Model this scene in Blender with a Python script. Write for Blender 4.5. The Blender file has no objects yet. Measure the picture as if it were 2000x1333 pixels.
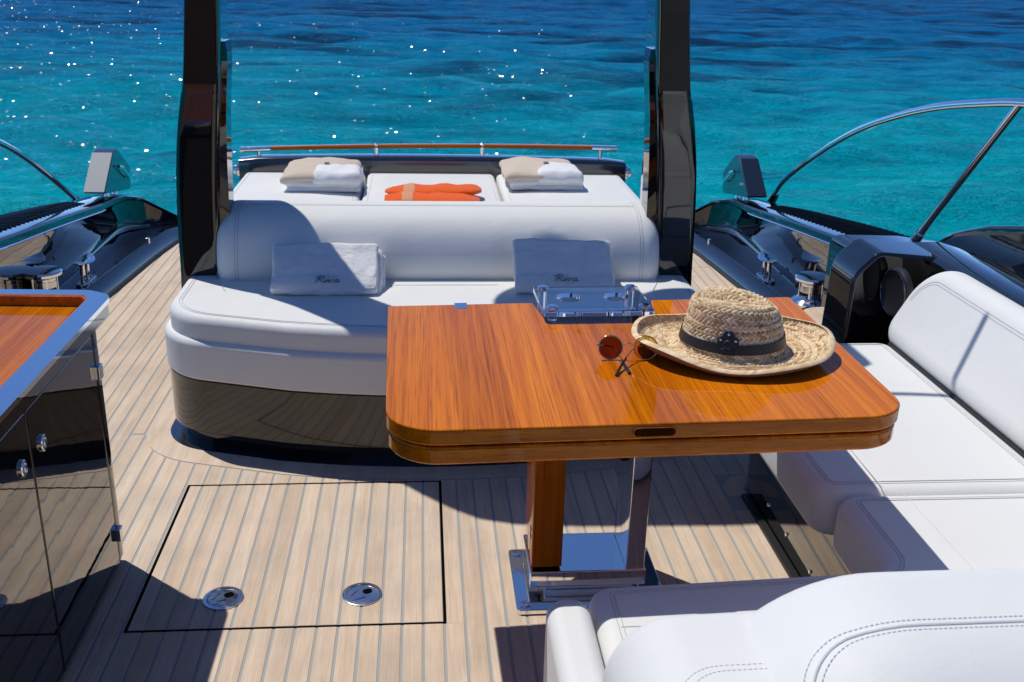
import bpy, math, random
import numpy as np
from mathutils import Matrix, Vector, noise

random.seed(7)
S = bpy.context.scene
COL = S.collection
R = math.radians
CL = 0.065            # centre line of the boat (x)

# ------------------------------------------------------------------ camera
cam_d = bpy.data.cameras.new('camera')
cam = bpy.data.objects.new('camera', cam_d)
COL.objects.link(cam)
cam_d.sensor_width = 36.0
cam_d.lens = 36.0
cam_d.clip_start = 0.02
cam_d.clip_end = 20000
cam_d.dof.use_dof = True
cam_d.dof.focus_distance = 2.5
cam_d.dof.aperture_fstop = 11.0
_f = 2000.0
_F = Vector((823 - 1000, -84 - 666.5, _f)).normalized()
_P = Vector((823 - 1000 + 1000, -84 - 666.5 + 26, _f))
_Z = _P.cross(_F).normalized()
if _Z.y > 0: _Z = -_Z
_X = _F.cross(_Z).normalized()
if _X.x < 0: _X = -_X
# rows: world axes in (right, down, forward) camera coordinates
rot = Matrix(((_X.x, -_X.y, -_X.z), (_F.x, -_F.y, -_F.z), (_Z.x, -_Z.y, -_Z.z)))
cam.matrix_world = Matrix.Translation((0, 0, 1.5)) @ rot.to_4x4()
S.camera = cam

# ------------------------------------------------------------------ sky, sun, exposure
SUN_TRAVEL = Vector((0.36, -0.315, -1.0)).normalized()
sun_el = math.asin(-SUN_TRAVEL.z)
sun_az = math.atan2(-SUN_TRAVEL.x, -SUN_TRAVEL.y)      # from +Y towards +X
w = bpy.data.worlds.new('World'); S.world = w; w.use_nodes = True
nt = w.node_tree
bg = nt.nodes['Background']
sky = nt.nodes.new('ShaderNodeTexSky'); sky.sky_type = 'NISHITA'; sky.sun_disc = False
sky.sun_elevation = sun_el; sky.sun_rotation = sun_az % (2 * math.pi)
sky.altitude = 6000; sky.air_density = 1.0; sky.dust_density = 0.0; sky.ozone_density = 10.0
nt.links.new(sky.outputs['Color'], bg.inputs['Color'])
bg.inputs['Strength'].default_value = 0.14
sun_d = bpy.data.lights.new('sun', 'SUN'); sun_d.energy = 3.2; sun_d.angle = R(0.53); sun_d.color = (1.0, 0.95, 0.86)
sun = bpy.data.objects.new('sun', sun_d); COL.objects.link(sun)
sun.rotation_euler = SUN_TRAVEL.to_track_quat('-Z', 'Y').to_euler(); sun.location = (-4, 4, 8)
vs = S.view_settings
vs.view_transform = 'Standard'; vs.look = 'None'; vs.gamma = 1.0; vs.use_curve_mapping = False
vs.exposure = 0.12
S.cycles.use_denoising = True
S.cycles.max_bounces = 10; S.cycles.glossy_bounces = 6; S.cycles.transmission_bounces = 8; S.cycles.transparent_max_bounces = 8
S.cycles.caustics_reflective = False; S.cycles.caustics_refractive = False
S.cycles.sample_clamp_indirect = 6.0

# ------------------------------------------------------------------ materials
class N:
    """small node helper"""
    def __init__(s, name):
        s.m = bpy.data.materials.new(name); s.m.use_nodes = True
        s.t = s.m.node_tree; s.b = s.t.nodes['Principled BSDF']
    def n(s, typ, **kw):
        nd = s.t.nodes.new(typ)
        for k, v in kw.items():
            if k in nd.inputs: nd.inputs[k].default_value = v
            else: setattr(nd, k, v)
        return nd
    def l(s, a, b): s.t.links.new(a, b)
    def set(s, **kw):
        for k, v in kw.items():
            k = k.replace('_', ' ')
            inp = s.b.inputs[k]
            inp.default_value = (*v, 1) if isinstance(v, tuple) and len(v) == 3 else v
        return s
    def coord(s, scale=(1, 1, 1), rot=(0, 0, 0), offs_random=False):
        tc = s.n('ShaderNodeTexCoord'); mp = s.n('ShaderNodeMapping')
        mp.inputs['Scale'].default_value = scale; mp.inputs['Rotation'].default_value = rot
        s.l(tc.outputs['Object'], mp.inputs['Vector'])
        if offs_random:
            oi = s.n('ShaderNodeObjectInfo'); mu = s.n('ShaderNodeMath', operation='MULTIPLY'); mu.inputs[1].default_value = 37.0
            s.l(oi.outputs['Random'], mu.inputs[0])
            cb = s.n('ShaderNodeCombineXYZ'); s.l(mu.outputs[0], cb.inputs[0]); s.l(mu.outputs[0], cb.inputs[1])
            s.l(cb.outputs[0], mp.inputs['Location'])
        return mp.outputs['Vector']
    def noise(s, vec, scale, detail=4, rough=.55, dist=0.0):
        nd = s.n('ShaderNodeTexNoise'); nd.inputs['Scale'].default_value = scale; nd.inputs['Detail'].default_value = detail
        nd.inputs['Roughness'].default_value = rough; nd.inputs['Distortion'].default_value = dist
        if vec: s.l(vec, nd.inputs['Vector'])
        return nd.outputs['Fac']
    def ramp(s, fac, stops):
        nd = s.n('ShaderNodeValToRGB'); el = nd.color_ramp.elements
        while len(el) < len(stops): el.new(0.5)
        for e, (p, c) in zip(el, stops): e.position = p; e.color = (*c, 1) if len(c) == 3 else c
        s.l(fac, nd.inputs['Fac']); return nd.outputs['Color']
    def mix(s, fac, a, b, mode='MIX'):
        nd = s.n('ShaderNodeMix', data_type='RGBA', blend_type=mode)
        for key, val in (('Factor', fac), ('A', a), ('B', b)):
            i = {'Factor': 0, 'A': 6, 'B': 7}[key]
            if hasattr(val, 'links') or hasattr(val, 'is_linked'): s.l(val, nd.inputs[i])
            else: nd.inputs[i].default_value = (*val, 1) if isinstance(val, tuple) else val
        return nd.outputs[2]
    def math(s, op, a, b=None):
        nd = s.n('ShaderNodeMath', operation=op)
        for i, v in ((0, a), (1, b)):
            if v is None: continue
            if hasattr(v, 'is_linked'): s.l(v, nd.inputs[i])
            else: nd.inputs[i].default_value = v
        return nd.outputs[0]
    def bump(s, h, strength=.3, dist=.002, normal=None):
        nd = s.n('ShaderNodeBump'); nd.inputs['Strength'].default_value = strength; nd.inputs['Distance'].default_value = dist
        s.l(h, nd.inputs['Height'])
        if normal: s.l(normal, nd.inputs['Normal'])
        return nd.outputs['Normal']
    def col(s, c): s.l(c, s.b.inputs['Base Color'])
    def nrm(s, c): s.l(c, s.b.inputs['Normal'])
    def rgh(s, c): s.l(c, s.b.inputs['Roughness'])

def mat_leather(name, base=(.765, .775, .765)):
    k = N(name); k.set(Roughness=.5, Specular_IOR_Level=.28)
    v = k.coord()
    big = k.noise(v, 3.0, 3); fine = k.noise(v, 900, 2, .6); wr = k.noise(v, 11, 5, .6, .6)
    k.col(k.ramp(big, [(.3, tuple(c * .96 for c in base)), (.7, base)]))
    b1 = k.bump(wr, .16, .012); b2 = k.bump(fine, .28, .0009, b1); k.nrm(b2)
    k.rgh(k.ramp(wr, [(.3, (.46,) * 3), (.7, (.62,) * 3)]))
    return k.m
def mat_simple(name, base, rough=.5, metal=0.0, spec=.5, coat=0.0, coat_rough=.03, bump=None):
    k = N(name); k.set(Base_Color=base, Roughness=rough, Metallic=metal, Specular_IOR_Level=spec, Coat_Weight=coat, Coat_Roughness=coat_rough)
    if bump:
        k.nrm(k.bump(k.noise(k.coord(), bump[0], 3), bump[1], bump[2]))
    return k.m
def mat_blackgloss(name):
    k = N(name); k.set(Base_Color=(.006, .006, .007), Roughness=.05, Specular_IOR_Level=.35, Coat_Weight=1.0, Coat_Roughness=.012, Coat_IOR=1.52)
    v = k.coord()
    peel = k.noise(v, 9, 2); dust = k.noise(v, 60, 5, .7)
    k.nrm(k.bump(peel, .04, .01))
    k.l(k.bump(peel, .03, .01), k.b.inputs['Coat Normal'])
    k.rgh(k.ramp(dust, [(.35, (.02,) * 3), (.85, (.06,) * 3)]))
    return k.m
def mat_chrome(name, rough=.06, base=(.86, .87, .89)):
    k = N(name); k.set(Base_Color=base, Metallic=1.0)
    v = k.coord(); sm = k.noise(v, 35, 5, .65)
    k.rgh(k.ramp(sm, [(.4, (rough,) * 3), (.85, (rough + .13,) * 3)]))
    return k.m
def mat_teak(name):
    k = N(name); k.set(Roughness=.72, Specular_IOR_Level=.25)
    v = k.coord((22, 1.1, 22), offs_random=True); v2 = k.coord((160, 3.5, 160), offs_random=True); v3 = k.coord((1, 1, 1))
    g = k.noise(v, 1.6, 6, .6, .8); fine = k.noise(v2, 2.2, 4, .65); st = k.noise(v3, 4.5, 5, .6)
    c = k.ramp(g, [(.28, (.58, .455, .345)), (.5, (.67, .54, .42)), (.75, (.75, .63, .51))])
    c = k.mix(k.math('MULTIPLY', k.ramp(fine, [(.45, (0, 0, 0)), (.72, (1, 1, 1))]), .5), c, (.46, .35, .26))
    oi = k.n('ShaderNodeObjectInfo')
    tint = k.ramp(oi.outputs['Random'], [(0, (.93, .905, .885)), (.35, (1.0, .985, .965)), (.7, (1.03, 1.02, 1.01)), (1, (.96, .965, .97))])
    c = k.mix(1.0, c, tint, 'MULTIPLY')
    stc = k.ramp(st, [(.3, (.80, .82, .85)), (.55, (1, 1, 1)), (.78, (1.09, 1.08, 1.07))])
    k.col(k.mix(.8, c, stc, 'MULTIPLY'))
    k.nrm(k.bump(fine, .25, .001))
    return k.m
def mat_varnish(name, rotz=0.0, dark=1.0, along='Y'):
    k = N(name); k.set(Roughness=.35, Specular_IOR_Level=.0, Coat_Weight=1.0, Coat_Roughness=.008, Coat_IOR=1.33)
    sc = {'Y': (1, .011, 1), 'Z': (1, 1, .011), 'X': (.011, 1, 1)}[along]
    v = k.coord(sc, (0, 0, rotz))
    stripes = k.noise(v, 46, 3, .55, .12); fine = k.noise(v, 360, 3, .7); pore = k.noise(v, 620, 2, .6)
    rib = k.noise(k.coord({'Y': (1, .10, 1), 'Z': (1, 1, .1), 'X': (.1, 1, 1)}[along], (0, 0, rotz)), 15, 3, .5, .4)
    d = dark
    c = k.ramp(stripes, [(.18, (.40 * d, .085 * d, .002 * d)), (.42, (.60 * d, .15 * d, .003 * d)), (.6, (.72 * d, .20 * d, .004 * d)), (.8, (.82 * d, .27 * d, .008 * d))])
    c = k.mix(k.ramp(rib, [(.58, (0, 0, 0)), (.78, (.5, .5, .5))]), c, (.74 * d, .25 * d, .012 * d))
    c = k.mix(k.math('MULTIPLY', k.ramp(fine, [(.5, (0, 0, 0)), (.68, (1, 1, 1))]), .6), c, (.17 * d, .042 * d, .006 * d))
    c = k.mix(k.math('MULTIPLY', k.ramp(pore, [(.6, (0, 0, 0)), (.7, (1, 1, 1))]), .45), c, (.08 * d, .02 * d, .004 * d))
    tc = k.n('ShaderNodeTexCoord'); sp = k.n('ShaderNodeSeparateXYZ'); k.l(tc.outputs['Object'], sp.inputs[0])
    fl = k.math('FLOOR', k.math('MULTIPLY', k.math('ADD', sp.outputs['X' if along != 'X' else 'Z'], k.math('MULTIPLY', sp.outputs['Y'], .03)), 9.3))
    wn = k.n('ShaderNodeTexWhiteNoise', noise_dimensions='1D'); k.l(fl, wn.inputs['W'])
    c = k.mix(1.0, c, k.ramp(wn.outputs['Value'], [(0, (.80, .76, .72)), (.5, (1, 1, 1)), (1, (1.08, 1.11, 1.12))]), 'MULTIPLY')
    k.col(c)
    k.l(k.bump(k.noise(k.coord(), 6, 3), .03, .01), k.b.inputs['Coat Normal'])
    smear = k.noise(k.coord(), 14, 5, .7)
    k.l(k.ramp(smear, [(.45, (.006,) * 3), (.8, (.05,) * 3)]), k.b.inputs['Coat Roughness'])
    return k.m
def mat_terry(name, base):
    k = N(name); k.set(Roughness=.95, Specular_IOR_Level=.1, Sheen_Weight=.25)
    v = k.coord(); n1 = k.noise(v, 420, 3, .7); n2 = k.noise(v, 60, 4, .6)
    k.col(k.ramp(n2, [(.3, tuple(c * .93 for c in base)), (.7, base)]))
    k.nrm(k.bump(n1, .8, .003, k.bump(n2, .4, .006)))
    return k.m
def mat_straw(name):
    k = N(name); k.set(Roughness=.6, Specular_IOR_Level=.3)
    v = k.coord(); att = k.n('ShaderNodeVertexColor', layer_name='tone')
    nz = k.noise(v, 160, 4, .65)
    c = k.ramp(att.outputs['Color'], [(0, (.44, .27, .12)), (.35, (.70, .50, .28)), (.7, (.86, .66, .42)), (1, (.95, .80, .58))])
    k.col(k.mix(.5, c, k.ramp(nz, [(.3, (.75, .72, .68)), (.7, (1.05, 1.04, 1.02))]), 'MULTIPLY'))
    k.nrm(k.bump(k.noise(v, 900, 2), .3, .0006))
    return k.m
def mat_glass(name, color=(1, 1, 1), ior=1.49, rough=0.0):
    k = N(name); k.set(Base_Color=color, Roughness=rough, Transmission_Weight=1.0, IOR=ior); return k.m
def mat_sea():
    k = N('sea_water')
    k.set(Roughness=.06, Specular_IOR_Level=.10, IOR=1.33)
    tc = k.n('ShaderNodeTexCoord'); P = tc.outputs['Object']
    sp = k.n('ShaderNodeSeparateXYZ'); k.l(P, sp.inputs[0])
    def mapped(scale, rz=0.0):
        mp = k.n('ShaderNodeMapping'); mp.inputs['Scale'].default_value = scale; mp.inputs['Rotation'].default_value = (0, 0, rz)
        k.l(P, mp.inputs['Vector']); return mp.outputs['Vector']
    # depth of the water grows away from the boat: sand shows turquoise, deep water blue, weed beds dark
    d = k.math('ADD', sp.outputs['Y'], k.math('MULTIPLY', k.noise(mapped((.10, .22, 1)), 1.0, 4, .6), 24.0))
    d = k.math('DIVIDE', k.math('SUBTRACT', d, 18.0), 58.0)
    c = k.ramp(d, [(0, (.0, .55, .66)), (.16, (.0, .52, .70)), (.36, (.0, .36, .64)), (.62, (.0, .23, .57)), (1, (.0, .17, .48))])
    weed = k.noise(mapped((.13, .34, 1), .25), 1.0, 5, .62, .4)
    wm = k.ramp(weed, [(.49, (0, 0, 0)), (.61, (1, 1, 1))])
    far = k.ramp(k.math('DIVIDE', k.math('ADD', sp.outputs['Y'], k.math('MULTIPLY', sp.outputs['X'], .45)), 52.0), [(.22, (.0, .0, .0)), (.62, (.9, .9, .9))])
    c = k.mix(k.math('MULTIPLY', wm, far), c, (.0, .045, .15))
    streak = k.noise(mapped((.5, 1.5, 1), -.1), 1.0, 5, .65)
    c = k.mix(1.0, c, k.ramp(streak, [(.28, (.38, .52, .62)), (.5, (1, 1, 1)), (.72, (1.22, 1.18, 1.12))]), 'MULTIPLY')
    h1 = k.noise(mapped((1.3, 3.2, 1), .12), 1.0, 6, .62, .5)
    h2 = k.noise(mapped((5.0, 11.0, 1), -.2), 1.0, 5, .65, .4)
    h3 = k.noise(mapped((26.0, 40.0, 1), .1), 1.0, 3, .6)
    b = k.bump(h1, 1.0, .48); b = k.bump(h2, 1.0, .11, b); b = k.bump(h3, 1.0, .022, b)
    k.t.nodes.remove(k.b)
    out = k.t.nodes['Material Output']
    df = k.n('ShaderNodeBsdfDiffuse'); k.l(c, df.inputs['Color']); bd_ = k.bump(h1, 1.0, 1.0); bd_ = k.bump(h2, 1.0, .20, bd_); bd_ = k.bump(h3, 1.0, .012, bd_); k.l(bd_, df.inputs['Normal'])
    gl = k.n('ShaderNodeBsdfGlossy'); gl.inputs['Roughness'].default_value = .07; k.l(b, gl.inputs['Normal'])
    fr = k.n('ShaderNodeFresnel'); fr.inputs['IOR'].default_value = 1.33; k.l(b, fr.inputs['Normal'])
    m1 = k.n('ShaderNodeMixShader'); k.l(k.math('MULTIPLY', fr.outputs[0], .40), m1.inputs[0]); k.l(df.outputs[0], m1.inputs[1]); k.l(gl.outputs[0], m1.inputs[2])
    # short steep wavelets, each with a tilt of its own, some of which catch the sun
    vo = k.n('ShaderNodeTexVoronoi', feature='F1'); vo.inputs['Scale'].default_value = 1.0; k.l(mapped((21.0, 14.0, 1)), vo.inputs['Vector'])
    sc = k.n('ShaderNodeSeparateColor'); k.l(vo.outputs['Color'], sc.inputs[0])
    tx = k.math('MULTIPLY', k.math('SUBTRACT', sc.outputs[0], .5), .9); ty = k.math('MULTIPLY', k.math('SUBTRACT', sc.outputs[1], .5), 1.44)
    cb = k.n('ShaderNodeCombineXYZ'); k.l(tx, cb.inputs[0]); k.l(ty, cb.inputs[1]); cb.inputs[2].default_value = 1.0
    nz = k.n('ShaderNodeVectorMath', operation='NORMALIZE'); k.l(cb.outputs[0], nz.inputs[0])
    g2 = k.n('ShaderNodeBsdfGlossy'); g2.inputs['Roughness'].default_value = .11; k.l(nz.outputs[0], g2.inputs['Normal'])
    msk = k.math('MULTIPLY', k.math('LESS_THAN', vo.outputs['Distance'], .45), k.math('MULTIPLY', k.ramp(k.noise(mapped((.5, 1.1, 1)), 1.0, 3, .6), [(.40, (0, 0, 0)), (.60, (1, 1, 1))]), .035))
    m2 = k.n('ShaderNodeMixShader'); k.l(msk, m2.inputs[0]); k.l(m1.outputs[0], m2.inputs[1]); k.l(g2.outputs[0], m2.inputs[2])
    k.l(m2.outputs[0], out.inputs['Surface'])
    return k.m

M = {}
M['leather'] = mat_leather('white_leather')
M['thread'] = mat_simple('grey_thread', (.46, .47, .49), .8)
M['stitch'] = mat_simple('pale_grey_stitching', (.70, .71, .73), .8)
M['crease'] = mat_simple('leather_crease', (.66, .675, .69), .6)
M['recess'] = mat_simple('dark_wood_recess', (.03, .010, .003), .8, 0, 0.0)  # very dark colour stands in for the shade inside the recess
M['black'] = mat_blackgloss('black_gloss_lacquer')
M['satin_black'] = mat_simple('black_satin_lacquer', (.006, .005, .005), .2, 0, .35, 1.0, .05, (5, .03, .01))
M['matte_black'] = mat_simple('black_rubber', (.012, .012, .014), .5)
M['brownglass'] = mat_simple('smoked_brown_panel', (.014, .011, .009), .3, 0, .25, .0, .1)
M['navy'] = mat_simple('navy_metallic_lacquer', (.012, .018, .032), .18, .0, .8, 1.0, .03)
M['chrome'] = mat_chrome('polished_steel')
M['steel'] = mat_chrome('brushed_steel', .16, (.72, .73, .75))
M['mirror'] = mat_chrome('mirror_steel', .02, (.90, .91, .92))
M['teak'] = mat_teak('bleached_teak')
M['caulk'] = mat_simple('grey_deck_caulk', (.34, .355, .35), .7, bump=(90, .3, .002))
M['gap'] = mat_simple('dark_gap', (.004, .004, .004), .9, 0, 0.0)
M['table'] = mat_varnish('varnished_mahogany_top', -.03)
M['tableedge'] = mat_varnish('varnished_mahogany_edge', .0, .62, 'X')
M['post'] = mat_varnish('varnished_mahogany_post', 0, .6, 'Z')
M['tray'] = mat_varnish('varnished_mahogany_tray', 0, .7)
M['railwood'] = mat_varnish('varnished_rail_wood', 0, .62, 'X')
M['terry'] = mat_terry('white_terry', (.91, .915, .92))
M['hem'] = mat_terry('white_towel_hem', (.86, .875, .90))
M['beige'] = mat_terry('beige_terry', (.72, .60, .47))
M['orange'] = mat_terry('orange_cloth', (.95, .13, .002))
M['orangeband'] = mat_terry('pale_orange_band', (.80, .36, .18))
M['ink'] = mat_simple('grey_green_embroidery', (.10, .135, .145), .8)
M['straw'] = mat_straw('woven_straw')
M['strawbase'] = mat_simple('straw_lining', (.27, .175, .085), .8, bump=(300, .5, .002))
M['blackleather'] = mat_simple('black_hat_leather', (.012, .011, .010), .42, bump=(260, .6, .002))
M['acrylic'] = mat_glass('clear_acrylic', (.93, .97, 1.0), 1.49)
M['lens'] = mat_glass('brown_lens', (.20, .055, .025), 1.1)
M['lensy'] = mat_glass('amber_lens', (.78, .50, .10), 1.1)
M['gold'] = mat_chrome('gold_wire', .12, (.80, .58, .28))
M['blacktip'] = mat_simple('black_temple_tip', (.01, .009, .009), .2, coat=.5)
M['silverpaint'] = mat_simple('satin_silver_lacquer', (.34, .36, .38), .55, .0, .3)
M['winglass'] = mat_simple('black_window_glass', (.005, .006, .008), .06, 0, .6, .6, .02)
M['sea'] = mat_sea()
M['domewhite'] = mat_simple('white_gelcoat', (.75, .75, .74), .3)

# ------------------------------------------------------------------ object helpers
def link(name, verts, faces, mat, parent=None, normals=None, angle=40, smooth=True):
    me = bpy.data.meshes.new(name)
    me.from_pydata([tuple(v) for v in verts], [], faces); me.update()
    if isinstance(mat, str): mat = M[mat]
    me.materials.append(mat)
    if smooth:
        me.polygons.foreach_set('use_smooth', [True] * len(me.polygons))
        if normals is not None: me.normals_split_custom_set_from_vertices([tuple(n) for n in normals])
        else: me.set_sharp_from_angle(angle=R(angle))
    o = bpy.data.objects.new(name, me); COL.objects.link(o)
    if parent is not None: adopt(o, parent)
    return o
def adopt(o, parent):
    o.parent = parent
    p = parent; off = Vector((0, 0, 0))
    if p.type == 'EMPTY': off = p.location.copy()
    elif p.parent is not None: off = Vector((0, 0, 0))
    o.matrix_parent_inverse = Matrix.Translation(-off)
def thing(name, loc, label, cat, group=None):
    o = bpy.data.objects.new(name, None); COL.objects.link(o); o.location = loc
    o.empty_display_size = .1
    o['label'] = label; o['category'] = cat
    if group: o['group'] = group
    return o
def tag(o, label, cat, group=None):
    o['label'] = label; o['category'] = cat
    if group: o['group'] = group
    return o
def fillet(pts, rad, seg=8):
    """round polygon corners; rad is a number or a list"""
    out = []; n = len(pts)
    for i in range(n):
        r = rad[i] if isinstance(rad, (list, tuple)) else rad
        p = Vector(pts[i]); a = Vector(pts[i - 1]) - p; b = Vector(pts[(i + 1) % n]) - p
        if r <= 0: out.append(tuple(p)); continue
        la, lb = a.length, b.length; a.normalize(); b.normalize()
        ang = math.acos(max(-1, min(1, a.dot(b))))
        t = min(r / math.tan(ang / 2), la * .49, lb * .49); rr = t * math.tan(ang / 2)
        c = p + (a + b).normalized() * (rr / math.sin(ang / 2))
        s0 = p + a * t - c; s1 = p + b * t - c
        tot = math.atan2(s0.x * s1.y - s0.y * s1.x, s0.dot(s1))
        for k in range(seg + 1):
            th = tot * k / seg; cs, sn = math.cos(th), math.sin(th)
            out.append((c.x + s0.x * cs - s0.y * sn, c.y + s0.x * sn + s0.y * cs))
    res = []
    for p in out:
        if not res or (abs(p[0] - res[-1][0]) + abs(p[1] - res[-1][1])) > 1e-6: res.append(p)
    return res
def ccw(pts):
    a = sum(pts[i - 1][0] * pts[i][1] - pts[i][0] * pts[i - 1][1] for i in range(len(pts)))
    return pts if a > 0 else pts[::-1]
def vnormals(pts):
    n = len(pts); out = []
    for i in range(n):
        a = Vector(pts[i - 1]); p = Vector(pts[i]); b = Vector(pts[(i + 1) % n])
        d1 = (p - a).normalized(); d2 = (b - p).normalized()
        n1 = Vector((d1.y, -d1.x)); n2 = Vector((d2.y, -d2.x))
        m = (n1 + n2).normalized(); c = max(.35, m.dot(n1)); out.append((m, 1 / c))
    return out
def offset(pts, d):
    return [(p[0] + m.x * s * d, p[1] + m.y * s * d) for p, (m, s) in zip(pts, vnormals(pts))]
def prism(name, outline, z0, z1, mat, parent=None, rt=.003, rb=.003, nseg=5, puff=0.0, mtx=None, wob=0.0):
    pts = ccw(list(outline)); vn = vnormals(pts); n = len(pts)
    rings = []
    for k in range(nseg + 1):
        th = math.pi / 2 * k / nseg
        rings.append((-(rb * (1 - math.sin(th))), z0 + rb * (1 - math.cos(th)), math.sin(th), -math.cos(th)))
    for k in range(nseg + 1):
        th = math.pi / 2 * k / nseg
        rings.append((-(rt * (1 - math.cos(th))), z1 - rt * (1 - math.sin(th)), math.cos(th), math.sin(th)))
    V, NN, Fc = [], [], []
    for off, z, c, s_ in rings:
        for p, (m, sc) in zip(pts, vn):
            V.append(Vector((p[0] + m.x * sc * off, p[1] + m.y * sc * off, z))); NN.append(Vector((m.x * c, m.y * c, s_)))
    L = len(rings)
    for j in range(L - 1):
        for i in range(n):
            a = j * n + i; b = j * n + (i + 1) % n
            Fc.append((a, b, b + n, a + n))
    Fc.append(tuple(range(n - 1, -1, -1)))
    top = [(L - 1) * n + i for i in range(n)]
    if puff:
        cx = sum(p[0] for p in pts) / n; cy = sum(p[1] for p in pts) / n
        base = [V[i].copy() for i in top]; prev = top
        for t in (.93, .85, .75, .6, .42, .22):
            cur = []
            for b in base:
                cur.append(len(V)); V.append(Vector((cx + (b.x - cx) * t, cy + (b.y - cy) * t, z1 + puff * (1 - t ** 2.2)))); NN.append(Vector((0, 0, 1)))
            for i in range(n): Fc.append((prev[i], prev[(i + 1) % n], cur[(i + 1) % n], cur[i]))
            prev = cur
        Fc.append(tuple(prev))
    else: Fc.append(tuple(top))
    if wob:
        for v in V:
            d = noise.noise_vector(v * 9) * wob; v += Vector((d.x, d.y, d.z))
    if mtx is not None:
        r3 = mtx.to_3x3(); V = [mtx @ v for v in V]; NN = [(r3 @ q).normalized() for q in NN]
    return link(name, V, Fc, mat, parent, None if (puff or wob) else NN, 60)
def rect(x0, x1, y0, y1, r=0.0, seg=6):
    p = [(x0, y0), (x1, y0), (x1, y1), (x0, y1)]
    return fillet(p, r, seg) if r > 0 else p
def box(name, x0, x1, y0, y1, z0, z1, mat, parent=None, r=.002, mtx=None):
    return prism(name, rect(x0, x1, y0, y1, max(r, .0006), 3), z0, z1, mat, parent, r, r, 3, 0, mtx)
def catmull(P, n=8, closed=False):
    P = [Vector(p) for p in P]; out = []; L = len(P)
    rng = range(L if closed else L - 1)
    for i in rng:
        if closed: p0, p1, p2, p3 = P[i - 1], P[i], P[(i + 1) % L], P[(i + 2) % L]
        else: p0, p1, p2, p3 = P[max(i - 1, 0)], P[i], P[i + 1], P[min(i + 2, L - 1)]
        for k in range(n):
            t = k / n
            out.append(.5 * ((2 * p1) + (p2 - p0) * t + (2 * p0 - 5 * p1 + 4 * p2 - p3) * t * t + (3 * p1 - p0 - 3 * p2 + p3) * t ** 3))
    if not closed: out.append(P[-1])
    return out
def tube_geo(pts, rad, ns=8, closed=False, flat=1.0):
    P = [Vector(p) for p in pts]; L = len(P); V, Fc = [], []
    up = None
    for i in range(L):
        if closed: t = P[(i + 1) % L] - P[i - 1]
        else: t = P[min(i + 1, L - 1)] - P[max(i - 1, 0)]
        t.normalize()
        if up is None: up = Vector((0, 0, 1)) if abs(t.z) < .9 else Vector((0, 1, 0))
        s = t.cross(up)
        if s.length < 1e-6: s = t.cross(Vector((1, 0, 0)))
        s.normalize(); up = s.cross(t).normalized()
        r = rad[i] if isinstance(rad, (list, tuple)) else rad
        for k in range(ns):
            a = 2 * math.pi * k / ns
            V.append(P[i] + s * math.cos(a) * r + up * math.sin(a) * r * flat)
    for i in range(L if closed else L - 1):
        for k in range(ns):
            a = i * ns + k; b = i * ns + (k + 1) % ns; c = ((i + 1) % L) * ns + (k + 1) % ns; d = ((i + 1) % L) * ns + k
            Fc.append((a, b, c, d))
    if not closed:
        Fc.append(tuple(range(ns - 1, -1, -1))); Fc.append(tuple((L - 1) * ns + k for k in range(ns)))
    return V, Fc
def tube(name, pts, rad, mat, parent=None, ns=10, closed=False, flat=1.0):
    V, Fc = tube_geo(pts, rad, ns, closed, flat); return link(name, V, Fc, mat, parent, angle=50)
def lathe(name, prof, mat, parent=None, seg=36, mtx=None, sx=1.0, sy=1.0, angle=35):
    V, Fc = [], []
    for r, z in prof:
        for k in range(seg):
            a = 2 * math.pi * k / seg; V.append(Vector((r * math.cos(a) * sx, r * math.sin(a) * sy, z)))
    for j in range(len(prof) - 1):
        for k in range(seg):
            Fc.append((j * seg + k, j * seg + (k + 1) % seg, (j + 1) * seg + (k + 1) % seg, (j + 1) * seg + k))
    Fc.append(tuple(range(seg - 1, -1, -1))); Fc.append(tuple((len(prof) - 1) * seg + k for k in range(seg)))
    if mtx is not None: V = [mtx @ v for v in V]
    return link(name, V, Fc, mat, parent, angle=angle)
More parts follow.
